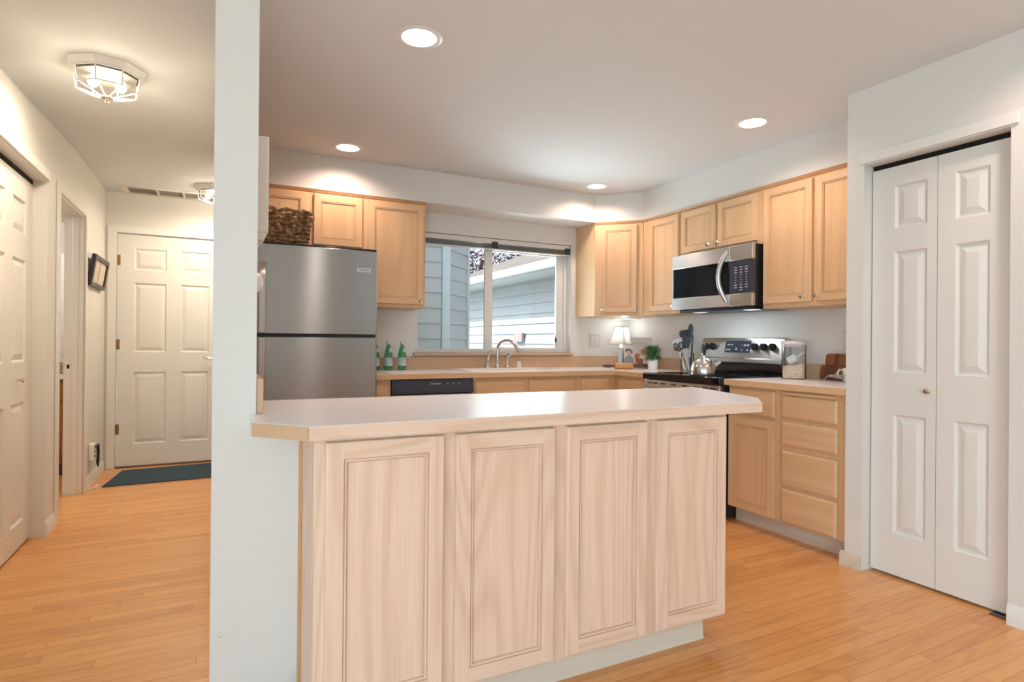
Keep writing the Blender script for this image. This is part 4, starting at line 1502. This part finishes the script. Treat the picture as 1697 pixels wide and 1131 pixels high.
utensil('spatula', 'large slate spatula standing at the back left of the utensil jar', 'spatula', (0.015, -0.01, 0.012), (0.03, 0.07, 0.335), spatula)
utensil('turner', 'slate turner leaning behind the pale ladle in the utensil jar', 'spatula', (0.0, 0.01, 0.012), (-0.01, 0.0, 0.29), turner)
utensil('ladle', 'pale grey ladle leaning left over the rim of the utensil jar', 'ladle', (0.0, -0.025, 0.012), (-0.03, 0.065, 0.275), ladle)
utensil('cooking_spoon', 'slate cooking spoon with curved bowl, tallest on the right of the jar', 'spoon', (0.01, -0.028, 0.012), (0.03, -0.03, 0.365), spoon)
utensil('scissors', 'kitchen scissors with black loop handles at the front of the jar', 'scissors', (-0.03, -0.005, 0.012), (-0.055, 0.055, 0.232), scissors)
utensil('whisk', 'thin steel wire utensil poking above the slate spatula', 'utensil', (0.03, 0.005, 0.012), (0.04, 0.03, 0.365), masher)

# kettle on the cooktop
kx2, ky2, kz = 3.015, 3.035, 0.9215
r = thing('kettle', 'stainless whistling kettle with black handle on the cooktop', 'kettle', (kx2, ky2, kz), -0.72)
r.scale = (1, 1, 1.15)
finish('body', MB().lathe([(0.08, 0), (0.087, 0.002), (0.089, 0.008), (0.088, 0.03), (0.083, 0.055), (0.072, 0.078), (0.053, 0.096), (0.03, 0.105), (0.0, 0.107)], n=44, cap1=False), M['kettle'], r)
finish('base_ring', MB().lathe([(0.0895, 0.0005), (0.0908, 0.003), (0.0895, 0.006)], n=40, cap0=False, cap1=False), M['steel_dark'], r)
finish('lid', MB().lathe([(0.036, 0.1035), (0.034, 0.108), (0.01, 0.111), (0.007, 0.114), (0.009, 0.122), (0.003, 0.125)], n=24), M['kettle'], r)
hp = []
for k in range(13):
    a = PI * (0.06 + 0.80 * k / 12)
    hp.append((0, -0.066 * cos(a), 0.095 + 0.09 * sin(a)))
finish('handle', MB().tube(hp, [0.007, 0.009] + [0.0125] * 9 + [0.01, 0.008], 12, flat=0.8), M['black'], r)
for y, z0, z1 in ((-0.066, 0.07, 0.118), (0.058, 0.08, 0.13)):
    finish('handle_bracket', MB().tube([(0, y, z0), (0, y, z1)], 0.0085, 10, flat=0.6), M['kettle'], r)
finish('spout', MB().tube([(0.068, 0, 0.05), (0.096, 0, 0.07), (0.112, 0, 0.082)], [0.024, 0.015, 0.012], 14), M['kettle'], r)

# flour canister
nx, ny = 3.40, 2.62
nx, ny = 3.372, 2.60
r = thing('canister', 'clear canister of oats with a scoop and blush lid, right of the range', 'canister', (nx, ny, CT1), -0.9)
CP = rrect(-0.072, 0.072, -0.058, 0.058, 0.03, 5)
IN = rrect(-0.069, 0.069, -0.055, 0.055, 0.028, 5)
hh = 0.222
v, f = [], []
n_ = len(CP)
for pts, z in ((CP, 0.0), (CP, hh), (IN, hh), (IN, 0.004)):
    v += [(x, y, z) for x, y in pts]
for i in range(3):
    for k in range(n_):
        k2 = (k + 1) % n_
        f.append((i * n_ + k, i * n_ + k2, (i + 1) * n_ + k2, (i + 1) * n_ + k))
f += [tuple(reversed(range(n_))), tuple(range(3 * n_, 4 * n_))]
finish('tub', MB().add(v, f), M['clear_plastic'], r)
finish('lid', MB().prism(rrect(-0.077, 0.077, -0.063, 0.063, 0.032, 5), hh + 0.0005, hh + 0.026).prism(IN, hh - 0.012, hh), M['lid'], r, bevel=0.003)
fl = MB()
FI = rrect(-0.068, 0.068, -0.054, 0.054, 0.028, 5)
v = [(x, y, 0.005) for x, y in FI] + [(x, y, 0.093 + 0.012 * sin(x * 30) + 0.006 * cos(y * 60)) for x, y in FI] + [(0, 0, 0.1)]
f = [tuple(reversed(range(n_)))] + [(k, (k + 1) % n_, n_ + (k + 1) % n_, n_ + k) for k in range(n_)] + [(n_ + k, n_ + (k + 1) % n_, 2 * n_) for k in range(n_)]
finish('oats', fl.add(v, f), M['flour'], r)
o = thing('scoop', 'white plastic scoop resting on the oats in the clear canister', 'scoop', (nx, ny, CT1 + 0.1), -0.9)
b = MB()
b.x = Matrix.Translation((-0.012, -0.022, 0.028)) @ Matrix.Rotation(-0.5, 4, 'Y')
b.lathe([(0.012, -0.03), (0.022, -0.026), (0.026, 0.0), (0.027, 0.03), (0.0245, 0.03), (0.022, -0.02), (0.0, -0.022)], n=20, axis='x', cap1=False)
finish('cup', b, M['white_plastic'], o)
finish('grip', MB().tube([(0.012, -0.02, 0.042), (0.035, -0.012, 0.058), (0.055, -0.004, 0.072)], 0.005, 8, flat=0.5), M['white_plastic'], o)

# cutting boards
o = finish('cutting_board', MB().prism(rrect(-0.19, 0.19, 0, 0.165, 0.02, 4), 0, 0.018), M['acacia'], origin=(0, 0, 0), bevel=0.003)
o.rotation_euler = (math.radians(82), 0, -PI / 2)
o.location = (3.512, 2.285, CT1 + 0.003)
tag(o, 'taller acacia cutting board leaning on the wall, behind the low one', 'cutting board', 'wooden boards leaning beside the pantry')
o = finish('cutting_board', MB().prism(rrect(-0.20, 0.20, 0, 0.09, 0.014, 4), 0, 0.016), M['acacia'], origin=(0, 0, 0), bevel=0.003)
o.rotation_euler = (math.radians(78), 0, -PI / 2)
o.location = (3.478, 2.285, CT1 + 0.003)
tag(o, 'lower acacia cutting board in front, beside the white mug', 'cutting board', 'wooden boards leaning beside the pantry')
# mug with sprig
ux2, uy2 = 3.40, 2.235
r = thing('mug', 'white mug half hidden by the pantry wall on the short counter', 'mug', (ux2, uy2, CT1), 2.2)
finish('cup', MB().lathe([(0.032, 0), (0.036, 0.003), (0.04, 0.085), (0.037, 0.085), (0.034, 0.008), (0.0, 0.006)], n=28, cap1=False), M['white_ceramic'], r)
finish('handle', MB().tube([(0.037, 0, 0.072), (0.055, 0, 0.075), (0.066, 0, 0.058), (0.058, 0, 0.032), (0.036, 0, 0.018)], 0.005, 10), M['white_ceramic'], r)
r = thing('leaf_sprig', 'pale sage sprig lying on the counter beside the white mug', 'sprig', (3.33, 2.27, CT1), 0.3)
b = MB()
b.tube([(-0.08, 0.05, 0.012), (-0.03, 0.045, 0.035), (0.03, 0.01, 0.03), (0.08, -0.04, 0.005)], 0.002, 5)
finish('stem', b, M['sprig'], r)
for k in range(9):
    a = -2.6 + k * 0.62
    L_ = random.uniform(0.045, 0.075)
    c_ = Vector((0.01, 0, 0.025 + 0.004 * (k % 3)))
    d_ = Vector((cos(a), sin(a), 0.35 if k % 2 else 0.05)).normalized()
    s_ = Vector((-sin(a), cos(a), 0)) * 0.012
    tip = c_ + d_ * L_
    md = c_ + d_ * L_ * 0.5 + Vector((0, 0, 0.008))
    b = MB().add([c_, md - s_, tip, md + s_, c_ - Vector((0, 0, 0.002)), md - s_ - Vector((0, 0, 0.002)), tip - Vector((0, 0, 0.002)), md + s_ - Vector((0, 0, 0.002))],
                 [(0, 1, 2, 3), (7, 6, 5, 4), (0, 4, 5, 1), (1, 5, 6, 2), (2, 6, 7, 3), (3, 7, 4, 0)])
    finish('leaf', b, M['sprig'], r)

# ------------------------------------------------------------------ wall plates
r = thing('switch_plate', 'white double switch and outlet plate between window and lamp', 'switch', (3.165, YB - 0.001, 1.16))
finish('plate', MB().box(-0.058, 0.058, -0.006, 0, -0.06, 0.06), M['plate_plastic'], r, bevel=0.003)
for x in (-0.025, 0.025):
    finish('rocker', MB().box(x - 0.016, x + 0.016, -0.0085, -0.0055, -0.034, 0.034), M['plate_rocker'], r, bevel=0.002)


def outlet(label, loc, rz, group=None):
    r_ = thing('wall_outlet', label, 'outlet', loc, rz)
    finish('plate', MB().box(-0.036, 0.036, -0.006, 0, -0.058, 0.058), M['plate_plastic'], r_, bevel=0.003)
    for z in (-0.022, 0.022):
        s_ = finish('socket', MB().box(-0.015, 0.015, -0.0075, -0.005, z - 0.014, z + 0.014), M['plate_rocker'], r_, bevel=0.002)
        finish('slots', MB().box(-0.008, -0.005, -0.008, -0.007, z - 0.003, z + 0.008).box(0.005, 0.008, -0.008, -0.007, z - 0.003, z + 0.008).box(-0.002, 0.002, -0.008, -0.007, z - 0.011, z - 0.007), M['dark_print'], s_)
    return r_


outlet('white wall outlet above the cutting boards, by the pantry', (XR - 0.001, 2.345, 1.17), -PI / 2)
outlet('white wall outlet behind the utensils, with a charger plugged in', (XR - 0.001, 3.885, 1.13), -PI / 2)
r = thing('charger', 'white plug-in charger with thin cord in the outlet behind the utensils', 'charger', (XR - 0.009, 3.885, 1.115), -PI / 2)
finish('plug', MB().box(-0.018, 0.018, -0.03, 0, -0.03, 0.025), M['plate_plastic'], r, bevel=0.004)
finish('cord', MB().tube([(-0.01, -0.02, -0.03), (-0.016, -0.022, -0.07), (-0.006, -0.02, -0.13), (0.03, -0.03, -0.175), (0.06, -0.05, -0.197)], 0.0018, 6), M['plate_plastic'], r)

# things on the kitchen side of the white wall
r = thing('wall_box', 'shallow white box mounted high on the kitchen side of the white wall', 'wall box', (0.109, 2.29, 1.50), world=True)
finish('case', MB().box(0.109, 0.157, 2.20, 2.385, 1.512, 1.845), M['trim_paint'], r, bevel=0.004)
finish('bottom_lip', MB().prism_axis([(0.109, 1.487), (0.142, 1.487), (0.155, 1.5115), (0.109, 1.5115)], 2.203, 2.382, 'y'), M['trim_paint'], r)
tag(finish('wall_dial', MB().lathe([(0.034, 0), (0.033, 0.008), (0.027, 0.019), (0.015, 0.025), (0.002, 0.027)], (0, 0, 0), 26, 'x'), M['white_plastic'], loc=(0.109, 2.1, 1.328)), 'round white dial on the kitchen side of the white wall', 'dial')

# ------------------------------------------------------------------ ceiling fixtures
GC = 'recessed kitchen ceiling lights'
labs = ['recessed ceiling light above the left of the peninsula', 'recessed ceiling light in front of the cabinet above the fridge',
        'recessed ceiling light nearest the pantry doors', 'recessed ceiling light in front of the diagonal corner cabinet', 'recessed ceiling light over the open floor before the pantry doors']
proto = None
for k, (cx_, cy_) in enumerate(CANS):
    if proto is None:
        proto = r = thing('recessed_light', labs[0], 'ceiling light', (cx_, cy_, CZ), 0, GC)
        finish('trim_ring', MB().lathe([(0.0745, -0.001), (0.0745, -0.004), (0.09, -0.005), (0.098, -0.002), (0.098, -0.0005)], n=40, cap0=False, cap1=False), M['white_plastic'], r)
        finish('reflector', MB().lathe([(0.0745, -0.002), (0.072, 0.02), (0.06, 0.13), (0.0, 0.135)], n=36, cap0=False, cap1=False), M['reflector'], r)
        finish('bulb', MB().lathe([(0.05, 0.032), (0.047, 0.026), (0.03, 0.018), (0.001, 0.015)], n=28).lathe([(0.05, 0.032), (0.05, 0.06), (0.02, 0.11)], n=28), M['bulb'], r)
    else:
        dup(proto, (cx_, cy_, CZ), labs[k])
    light('can_light', 'SPOT', (cx_, cy_, CZ + 0.012), 34, WARM, 0.045, to=(cx_, cy_, 0))
    ld_ = bpy.data.objects[-1] if False else None
for o in list(bpy.data.objects):
    if o.type == 'LIGHT' and o.data.type == 'SPOT':
        o.data.spot_size = math.radians(150)
        o.data.spot_blend = 0.7

# octagonal glass flush lights in the hall
GH = 'octagonal glass hall ceiling lights'


def octpts(q, off=PI / 8):
    return [(q * cos(off + k * PI / 4), q * sin(off + k * PI / 4)) for k in range(8)]


r = proto = thing('flush_light', 'octagonal glass ceiling light hanging nearest in the hall, fully in view', 'ceiling light', (-0.477, 3.372, CZ), 0.2, GH)
v, f = [], []
lv_ = [(0.165, -0.0005), (0.165, -0.006), (0.142, -0.03), (0.142, -0.036)]
for q, z in lv_:
    v += [(x, y, z) for x, y in octpts(q)]
for i in range(3):
    for k in range(8):
        f.append((8 * i + k, 8 * i + (k + 1) % 8, 8 * i + 8 + (k + 1) % 8, 8 * i + 8 + k))
f.append(tuple(range(8)))
finish('dimming_plate', MB().prism(octpts(0.128), -0.045, -0.0365), M['dimming_grey'], r, smooth=0)  # dark plate added to keep the lit glass from washing out
finish('canopy', MB().add(v, f), M['trim_paint'], r, smooth=0)
A, B, C_ = octpts(0.138), octpts(0.130), octpts(0.022)
zA, zB, zC = -0.036, -0.105, -0.142
gl = MB()
v = [(x, y, zA) for x, y in A] + [(x, y, zB) for x, y in B] + [(x, y, zC) for x, y in C_]
f = []
for i in range(2):
    for k in range(8):
        f.append((8 * i + k, 8 * i + (k + 1) % 8, 8 * i + 8 + (k + 1) % 8, 8 * i + 8 + k))
gp_ = finish('glass', gl.add(v, f), M['lamp_glass'], r, smooth=0)
fm = MB()
for k in range(8):
    k2 = (k + 1) % 8
    fm.tube([(*A[k], zA), (*B[k], zB)], 0.0035, 6).tube([(*B[k], zB), (*C_[k], zC)], 0.0032, 6)
    fm.tube([(*B[k], zB), (*B[k2], zB)], 0.0035, 6).tube([(*A[k], zA), (*A[k2], zA)], 0.0035, 6)
finish('glazing_frame', fm, M['trim_paint'], r)
finish('finial', MB().lathe([(0.026, zC + 0.004), (0.026, zC - 0.004), (0.008, zC - 0.008), (0.0065, zC - 0.012), (0.0105, zC - 0.02), (0.008, zC - 0.028), (0.001, zC - 0.031)], n=20), M['nickel'], r)
for s_ in (-1, 1):
    bb = finish('bulb', MB().ball((s_ * 0.055, 0, -0.075), 0.024, 0.024, 0.03), M['bulb'], r)
light('flush_light_glow', 'POINT', (-0.477, 3.372, CZ - 0.075), 6, HALL, 0.03)
light('flush_light_down', 'AREA', (-0.477, 3.372, CZ - 0.10), 17, HALL, 0.2, to=(-0.477, 3.372, 0))
dup(proto, (-0.02, 5.60, CZ), 'octagonal glass ceiling light near the entry door, half hidden by the wall')
light('flush_light_glow', 'POINT', (-0.02, 5.60, CZ - 0.075), 6, HALL, 0.03)
light('flush_light_down', 'AREA', (-0.02, 5.60, CZ - 0.10), 19.5, HALL, 0.2, to=(-0.02, 5.60, 0))

# ceiling register by the entry
r = thing('ceiling_vent', 'long white ceiling register in front of the entry wall', 'vent', (-0.73, 5.86, CZ), world=True)
va, vb, vc, vd = -0.73, 0.22, 5.865, 6.125
finish('frame', MB().box(va, vb, vc, vc + 0.02, CZ - 0.012, CZ - 0.0005).box(va, vb, vd - 0.02, vd, CZ - 0.012, CZ - 0.0005).box(va, va + 0.04, vc + 0.02, vd - 0.02, CZ - 0.012, CZ - 0.0005).box(vb - 0.04, vb, vc + 0.02, vd - 0.02, CZ - 0.012, CZ - 0.0005), M['vent'], r, bevel=0.002)
finish('duct_back', MB().box(va + 0.04, vb - 0.04, vc + 0.02, vd - 0.02, CZ - 0.003, CZ - 0.0006), M['vent_back'], r)
sl = MB()
for k in range(14):
    y = vc + 0.03 + k * 0.0152
    sl.add([(va + 0.04, y, CZ - 0.011), (vb - 0.04, y, CZ - 0.011), (vb - 0.04, y + 0.0145, CZ - 0.0085), (va + 0.04, y + 0.0145, CZ - 0.0085)], [(0, 1, 2, 3)])
for x in (va + 0.25, va + 0.45, va + 0.66):
    sl.box(x, x + 0.02, vc + 0.02, vd - 0.02, CZ - 0.012, CZ - 0.006)
finish('louvers', sl, M['vent'], r)

# ------------------------------------------------------------------ hall things
r = thing('picture_frame', 'small black picture frame hanging on the hall wall, tipped forward', 'picture', (LX1 + 0.001, 5.64, 1.66), PI / 2)
# local: x along +y world, y into the wall (-x world)
TL = Matrix.Translation((0, -0.018, 0)) @ Matrix.Rotation(math.radians(8.0), 4, 'X')
fw_, fh_ = 0.30, 0.12


def fp(mf):
    b_ = MB()
    b_.x = TL
    mf(b_)
    return b_


finish('frame', fp(lambda q: q.box(-fw_, fw_, -0.028, 0, fh_ - 0.03 - 0.0, fh_).box(-fw_, fw_, -0.028, 0, -fh_, -fh_ + 0.03).box(-fw_, -fw_ + 0.05, -0.028, 0, -fh_ + 0.03, fh_ - 0.03).box(fw_ - 0.05, fw_, -0.028, 0, -fh_ + 0.03, fh_ - 0.03)), M['frame_black'], r, bevel=0.002)
finish('print', fp(lambda q: q.box(-fw_ + 0.05, -0.004, -0.015, -0.005, -fh_ + 0.03, fh_ - 0.03)), M['art2'], r)
finish('print', fp(lambda q: q.box(0.004, fw_ - 0.05, -0.015, -0.005, -fh_ + 0.03, fh_ - 0.03)), M['art'], r)
finish('divider', fp(lambda q: q.box(-0.004, 0.004, -0.017, -0.005, -fh_ + 0.03, fh_ - 0.03)), M['frame_black'], r)

r = thing('outlet_adapter', 'white multi-socket adapter low on the hall wall with a black cord', 'adapter', (LX1 + 0.001, 5.52, 0.25), PI / 2)
finish('case', MB().box(-0.05, 0.045, -0.035, 0, -0.05, 0.075), M['white_plastic'], r, bevel=0.005)
b = MB()
for z in (-0.025, 0.01, 0.045):
    b.box(-0.02, 0.025, -0.0365, -0.034, z - 0.008, z + 0.008)
finish('sockets', b, M['dark_print'], r)
finish('cord', MB().tube([(0.03, -0.035, 0.045), (0.055, -0.05, 0.06), (0.075, -0.05, 0.0), (0.065, -0.05, -0.07), (0.035, -0.05, -0.11), (0.022, -0.045, -0.08), (0.045, -0.045, -0.02), (0.06, -0.04, 0.04)], 0.006, 8), M['black'], r)
tag(finish('floor_cord', MB().tube([(0.0, 0.0, 0.004), (0.05, 0.05, 0.004), (0.055, 0.07, 0.005), (0.045, 0.10, 0.004)], 0.004, 6).box(0.035, 0.055, 0.10, 0.14, 0, 0.01), M['white_plastic'], loc=(-0.86, 5.36, 0)), 'loose white cord end on the hall floor by the door jamb', 'cord')

mt = MB().prism([(-0.776, 5.405), (0.3, 5.43), (0.3, 6.06), (-0.715, 6.0)], 0, 0.009)
tag(finish('door_mat', mt, M['mat'], origin=(-0.2, 5.7, 0.0005) if False else None, bevel=0.003), 'dark blue door mat on the floor before the entry door', 'mat')

# ------------------------------------------------------------------ bathroom glimpse
r = thing('vanity', 'brown oak bathroom vanity seen through the hall doorway', 'vanity', (-1.9, 5.96, 0), world=True)
finish('body', MB().box(-1.95, -1.0, 5.98, 6.54, 0.1, 0.80), M['vanity_wood'], r, bevel=0.002)
finish('toe_kick', MB().box(-1.95, -1.0, 6.05, 6.5, 0, 0.099), M['walnut'], r)
finish('door', MB().rings(-1.45, -1.03, 0.13, 0.6, [(d, y + 5.96) for d, y in DOORP(0.0195)]), M['vanity_wood'], r, smooth=12)
finish('drawer_front', MB().rings(-1.45, -1.03, 0.62, 0.78, [(d, y + 5.96) for d, y in DRAWP(0.0195)]), M['vanity_wood'], r, smooth=12)
finish('vanity_top', MB().box(-1.97, -0.995, 5.94, 6.545, 0.801, 0.84), M['white_ceramic'], r, bevel=0.004)
tag(finish('bath_basket', MB().lathe([(0.06, 0), (0.075, 0.01), (0.085, 0.085), (0.08, 0.088), (0.07, 0.02)], n=24), M['seagrass'], loc=(-1.17, 6.2, 0.8405)), 'small woven basket on the bathroom vanity', 'basket')
r = thing('bath_mirror', 'mirror above the bathroom vanity, seen through the doorway', 'mirror', (-1.5, 6.545, 1.0), world=True)
finish('glass', MB().box(-1.9, -1.12, 6.535, 6.545, 1.02, 1.9), M['mirror'], r)
finish('frame', MB().box(-1.92, -1.9, 6.53, 6.549, 1.0, 1.92).box(-1.12, -1.1, 6.53, 6.549, 1.0, 1.92).box(-1.9, -1.12, 6.53, 6.549, 1.9, 1.92).box(-1.9, -1.12, 6.53, 6.549, 1.0, 1.02), M['trim_paint'], r)
light('bath_light', 'POINT', (-1.8, 5.3, 2.2), 22, (1, 0.95, 0.88), 0.1)

# ------------------------------------------------------------------ outdoors


def siding(ax, ay, bx, by, z0, z1, ex, lip=0.014):
    """lapped boards on the line a->b, facing to the right of a->b"""
    b_ = MB()
    d_ = Vector((bx - ax, by - ay, 0)).normalized()
    n_ = Vector((d_.y, -d_.x, 0))
    k = 0
    z = z0
    while z < z1:
        zt = min(z1, z + ex)
        lo_ = n_ * lip
        hi_ = n_ * 0.002
        v_ = [(ax + lo_.x, ay + lo_.y, z), (bx + lo_.x, by + lo_.y, z), (bx + hi_.x, by + hi_.y, zt + 0.004), (ax + hi_.x, ay + hi_.y, zt + 0.004),
              (ax - n_.x * .02, ay - n_.y * .02, z), (bx - n_.x * .02, by - n_.y * .02, z), (bx - n_.x * .02, by - n_.y * .02, zt + 0.004), (ax - n_.x * .02, ay - n_.y * .02, zt + 0.004)]
        b_.add(v_, [(0, 1, 2, 3), (0, 4, 5, 1), (3, 2, 6, 7), (0, 3, 7, 4), (1, 5, 6, 2), (4, 7, 6, 5)])
        z += ex
    return b_


we = struct('wall_exterior', MB().prism([(0.6, 6.3), (0.6, 5.93), (2.14, 5.93), (2.64, 6.43), (2.64, 7.5), (0.6, 7.5)], -0.3, 3.2), M['siding'], smooth=0)
finish('siding', siding(0.6, 5.925, 2.13, 5.925, -0.3, 3.2, 0.163), M['siding'], we, smooth=0)
finish('siding', siding(2.215, 6.0, 2.62, 6.405, -0.3, 3.2, 0.163), M['siding'], we, smooth=0)
finish('corner_board', MB().prism([(2.135, 5.93), (2.14, 5.9), (2.225, 5.9), (2.245, 5.97), (2.225, 6.0), (2.18, 5.99)], -0.3, 3.2).prism([(2.61, 6.42), (2.625, 6.385), (2.66, 6.405), (2.66, 6.46)], -0.3, 3.2), M['ext_trim'], we)
struct('ground', MB().box(-12, 22, 4.75, 30, -0.45, -0.3), M['ground'], smooth=0)

r = thing('neighbour_house', 'grey sided neighbouring house with white gutter outside the window', 'house', (5.05, 9.0, -0.3), world=True)
finish('wall', MB().box(5.07, 9.5, 6.0, 12.3, -0.3, 2.3), M['siding_far'], r)
finish('siding', siding(5.05, 12.3, 5.05, 6.0, -0.33, 2.26, 0.18, 0.026), M['siding_far'], r, smooth=0)
rs = 0.40
ry0, ry1 = 5.6, 12.65
finish('roof', MB().prism_axis([(4.42, 2.38), (9.9, 2.38 + rs * 5.48), (9.9, 2.30 + rs * 5.48), (4.42, 2.30)], ry0, ry1, 'y'), M['shingles'], r, smooth=0)
finish('soffit_panel', MB().box(4.46, 5.06, ry0, ry1, 2.24, 2.26), M['ext_trim'], r)
finish('gutter', MB().prism_axis([(4.46, 2.25), (4.38, 2.25), (4.36, 2.29), (4.35, 2.335), (4.36, 2.37), (4.375, 2.37), (4.38, 2.34), (4.46, 2.34)], ry0, ry1, 'y'), M['ext_trim'], r, smooth=0)
finish('trim_band', MB().box(5.03, 5.05, 6.0, 12.3, 2.1, 2.24), M['siding_far'], r)
tag(finish('meter_box', MB().box(-0.06, 0, -0.16, 0.16, -0.085, 0.085), M['box_paint'], loc=(5.02, 9.63, 1.225), bevel=0.006), 'small pinkish utility box on the neighbouring house wall', 'box')

r = thing('plum_tree', 'purple-leaved plum tree behind the neighbouring roof', 'tree', (6.7, 15.5, -0.3))
finish('trunk', MB().tube([(0, 0, 0), (0.05, 0, 1.2), (-0.05, 0.1, 2.4), (0.1, 0, 3.8)], [0.16, 0.13, 0.1, 0.05], 10), M['bark'], r)
b = MB()
for k in range(7000):
    a, t_ = random.uniform(0, 2 * PI), random.uniform(-1, 1)
    q = random.uniform(0.5, 1.0) ** 0.6
    c_ = Vector((1.7 * q * cos(a) * math.sqrt(1 - t_ * t_), 1.7 * q * sin(a) * math.sqrt(1 - t_ * t_), 3.7 + 1.6 * q * t_))
    u_ = Vector((random.uniform(-1, 1), random.uniform(-1, 1), random.uniform(-1, 1))).normalized()
    w_ = u_.orthogonal().normalized()
    L_ = random.uniform(0.045, 0.085)
    b.add([c_ - u_ * L_, c_ + w_ * L_ * 0.5, c_ + u_ * L_, c_ - w_ * L_ * 0.5], [(0, 1, 2, 3)])
finish('foliage', b, M['plum'], r, smooth=0)
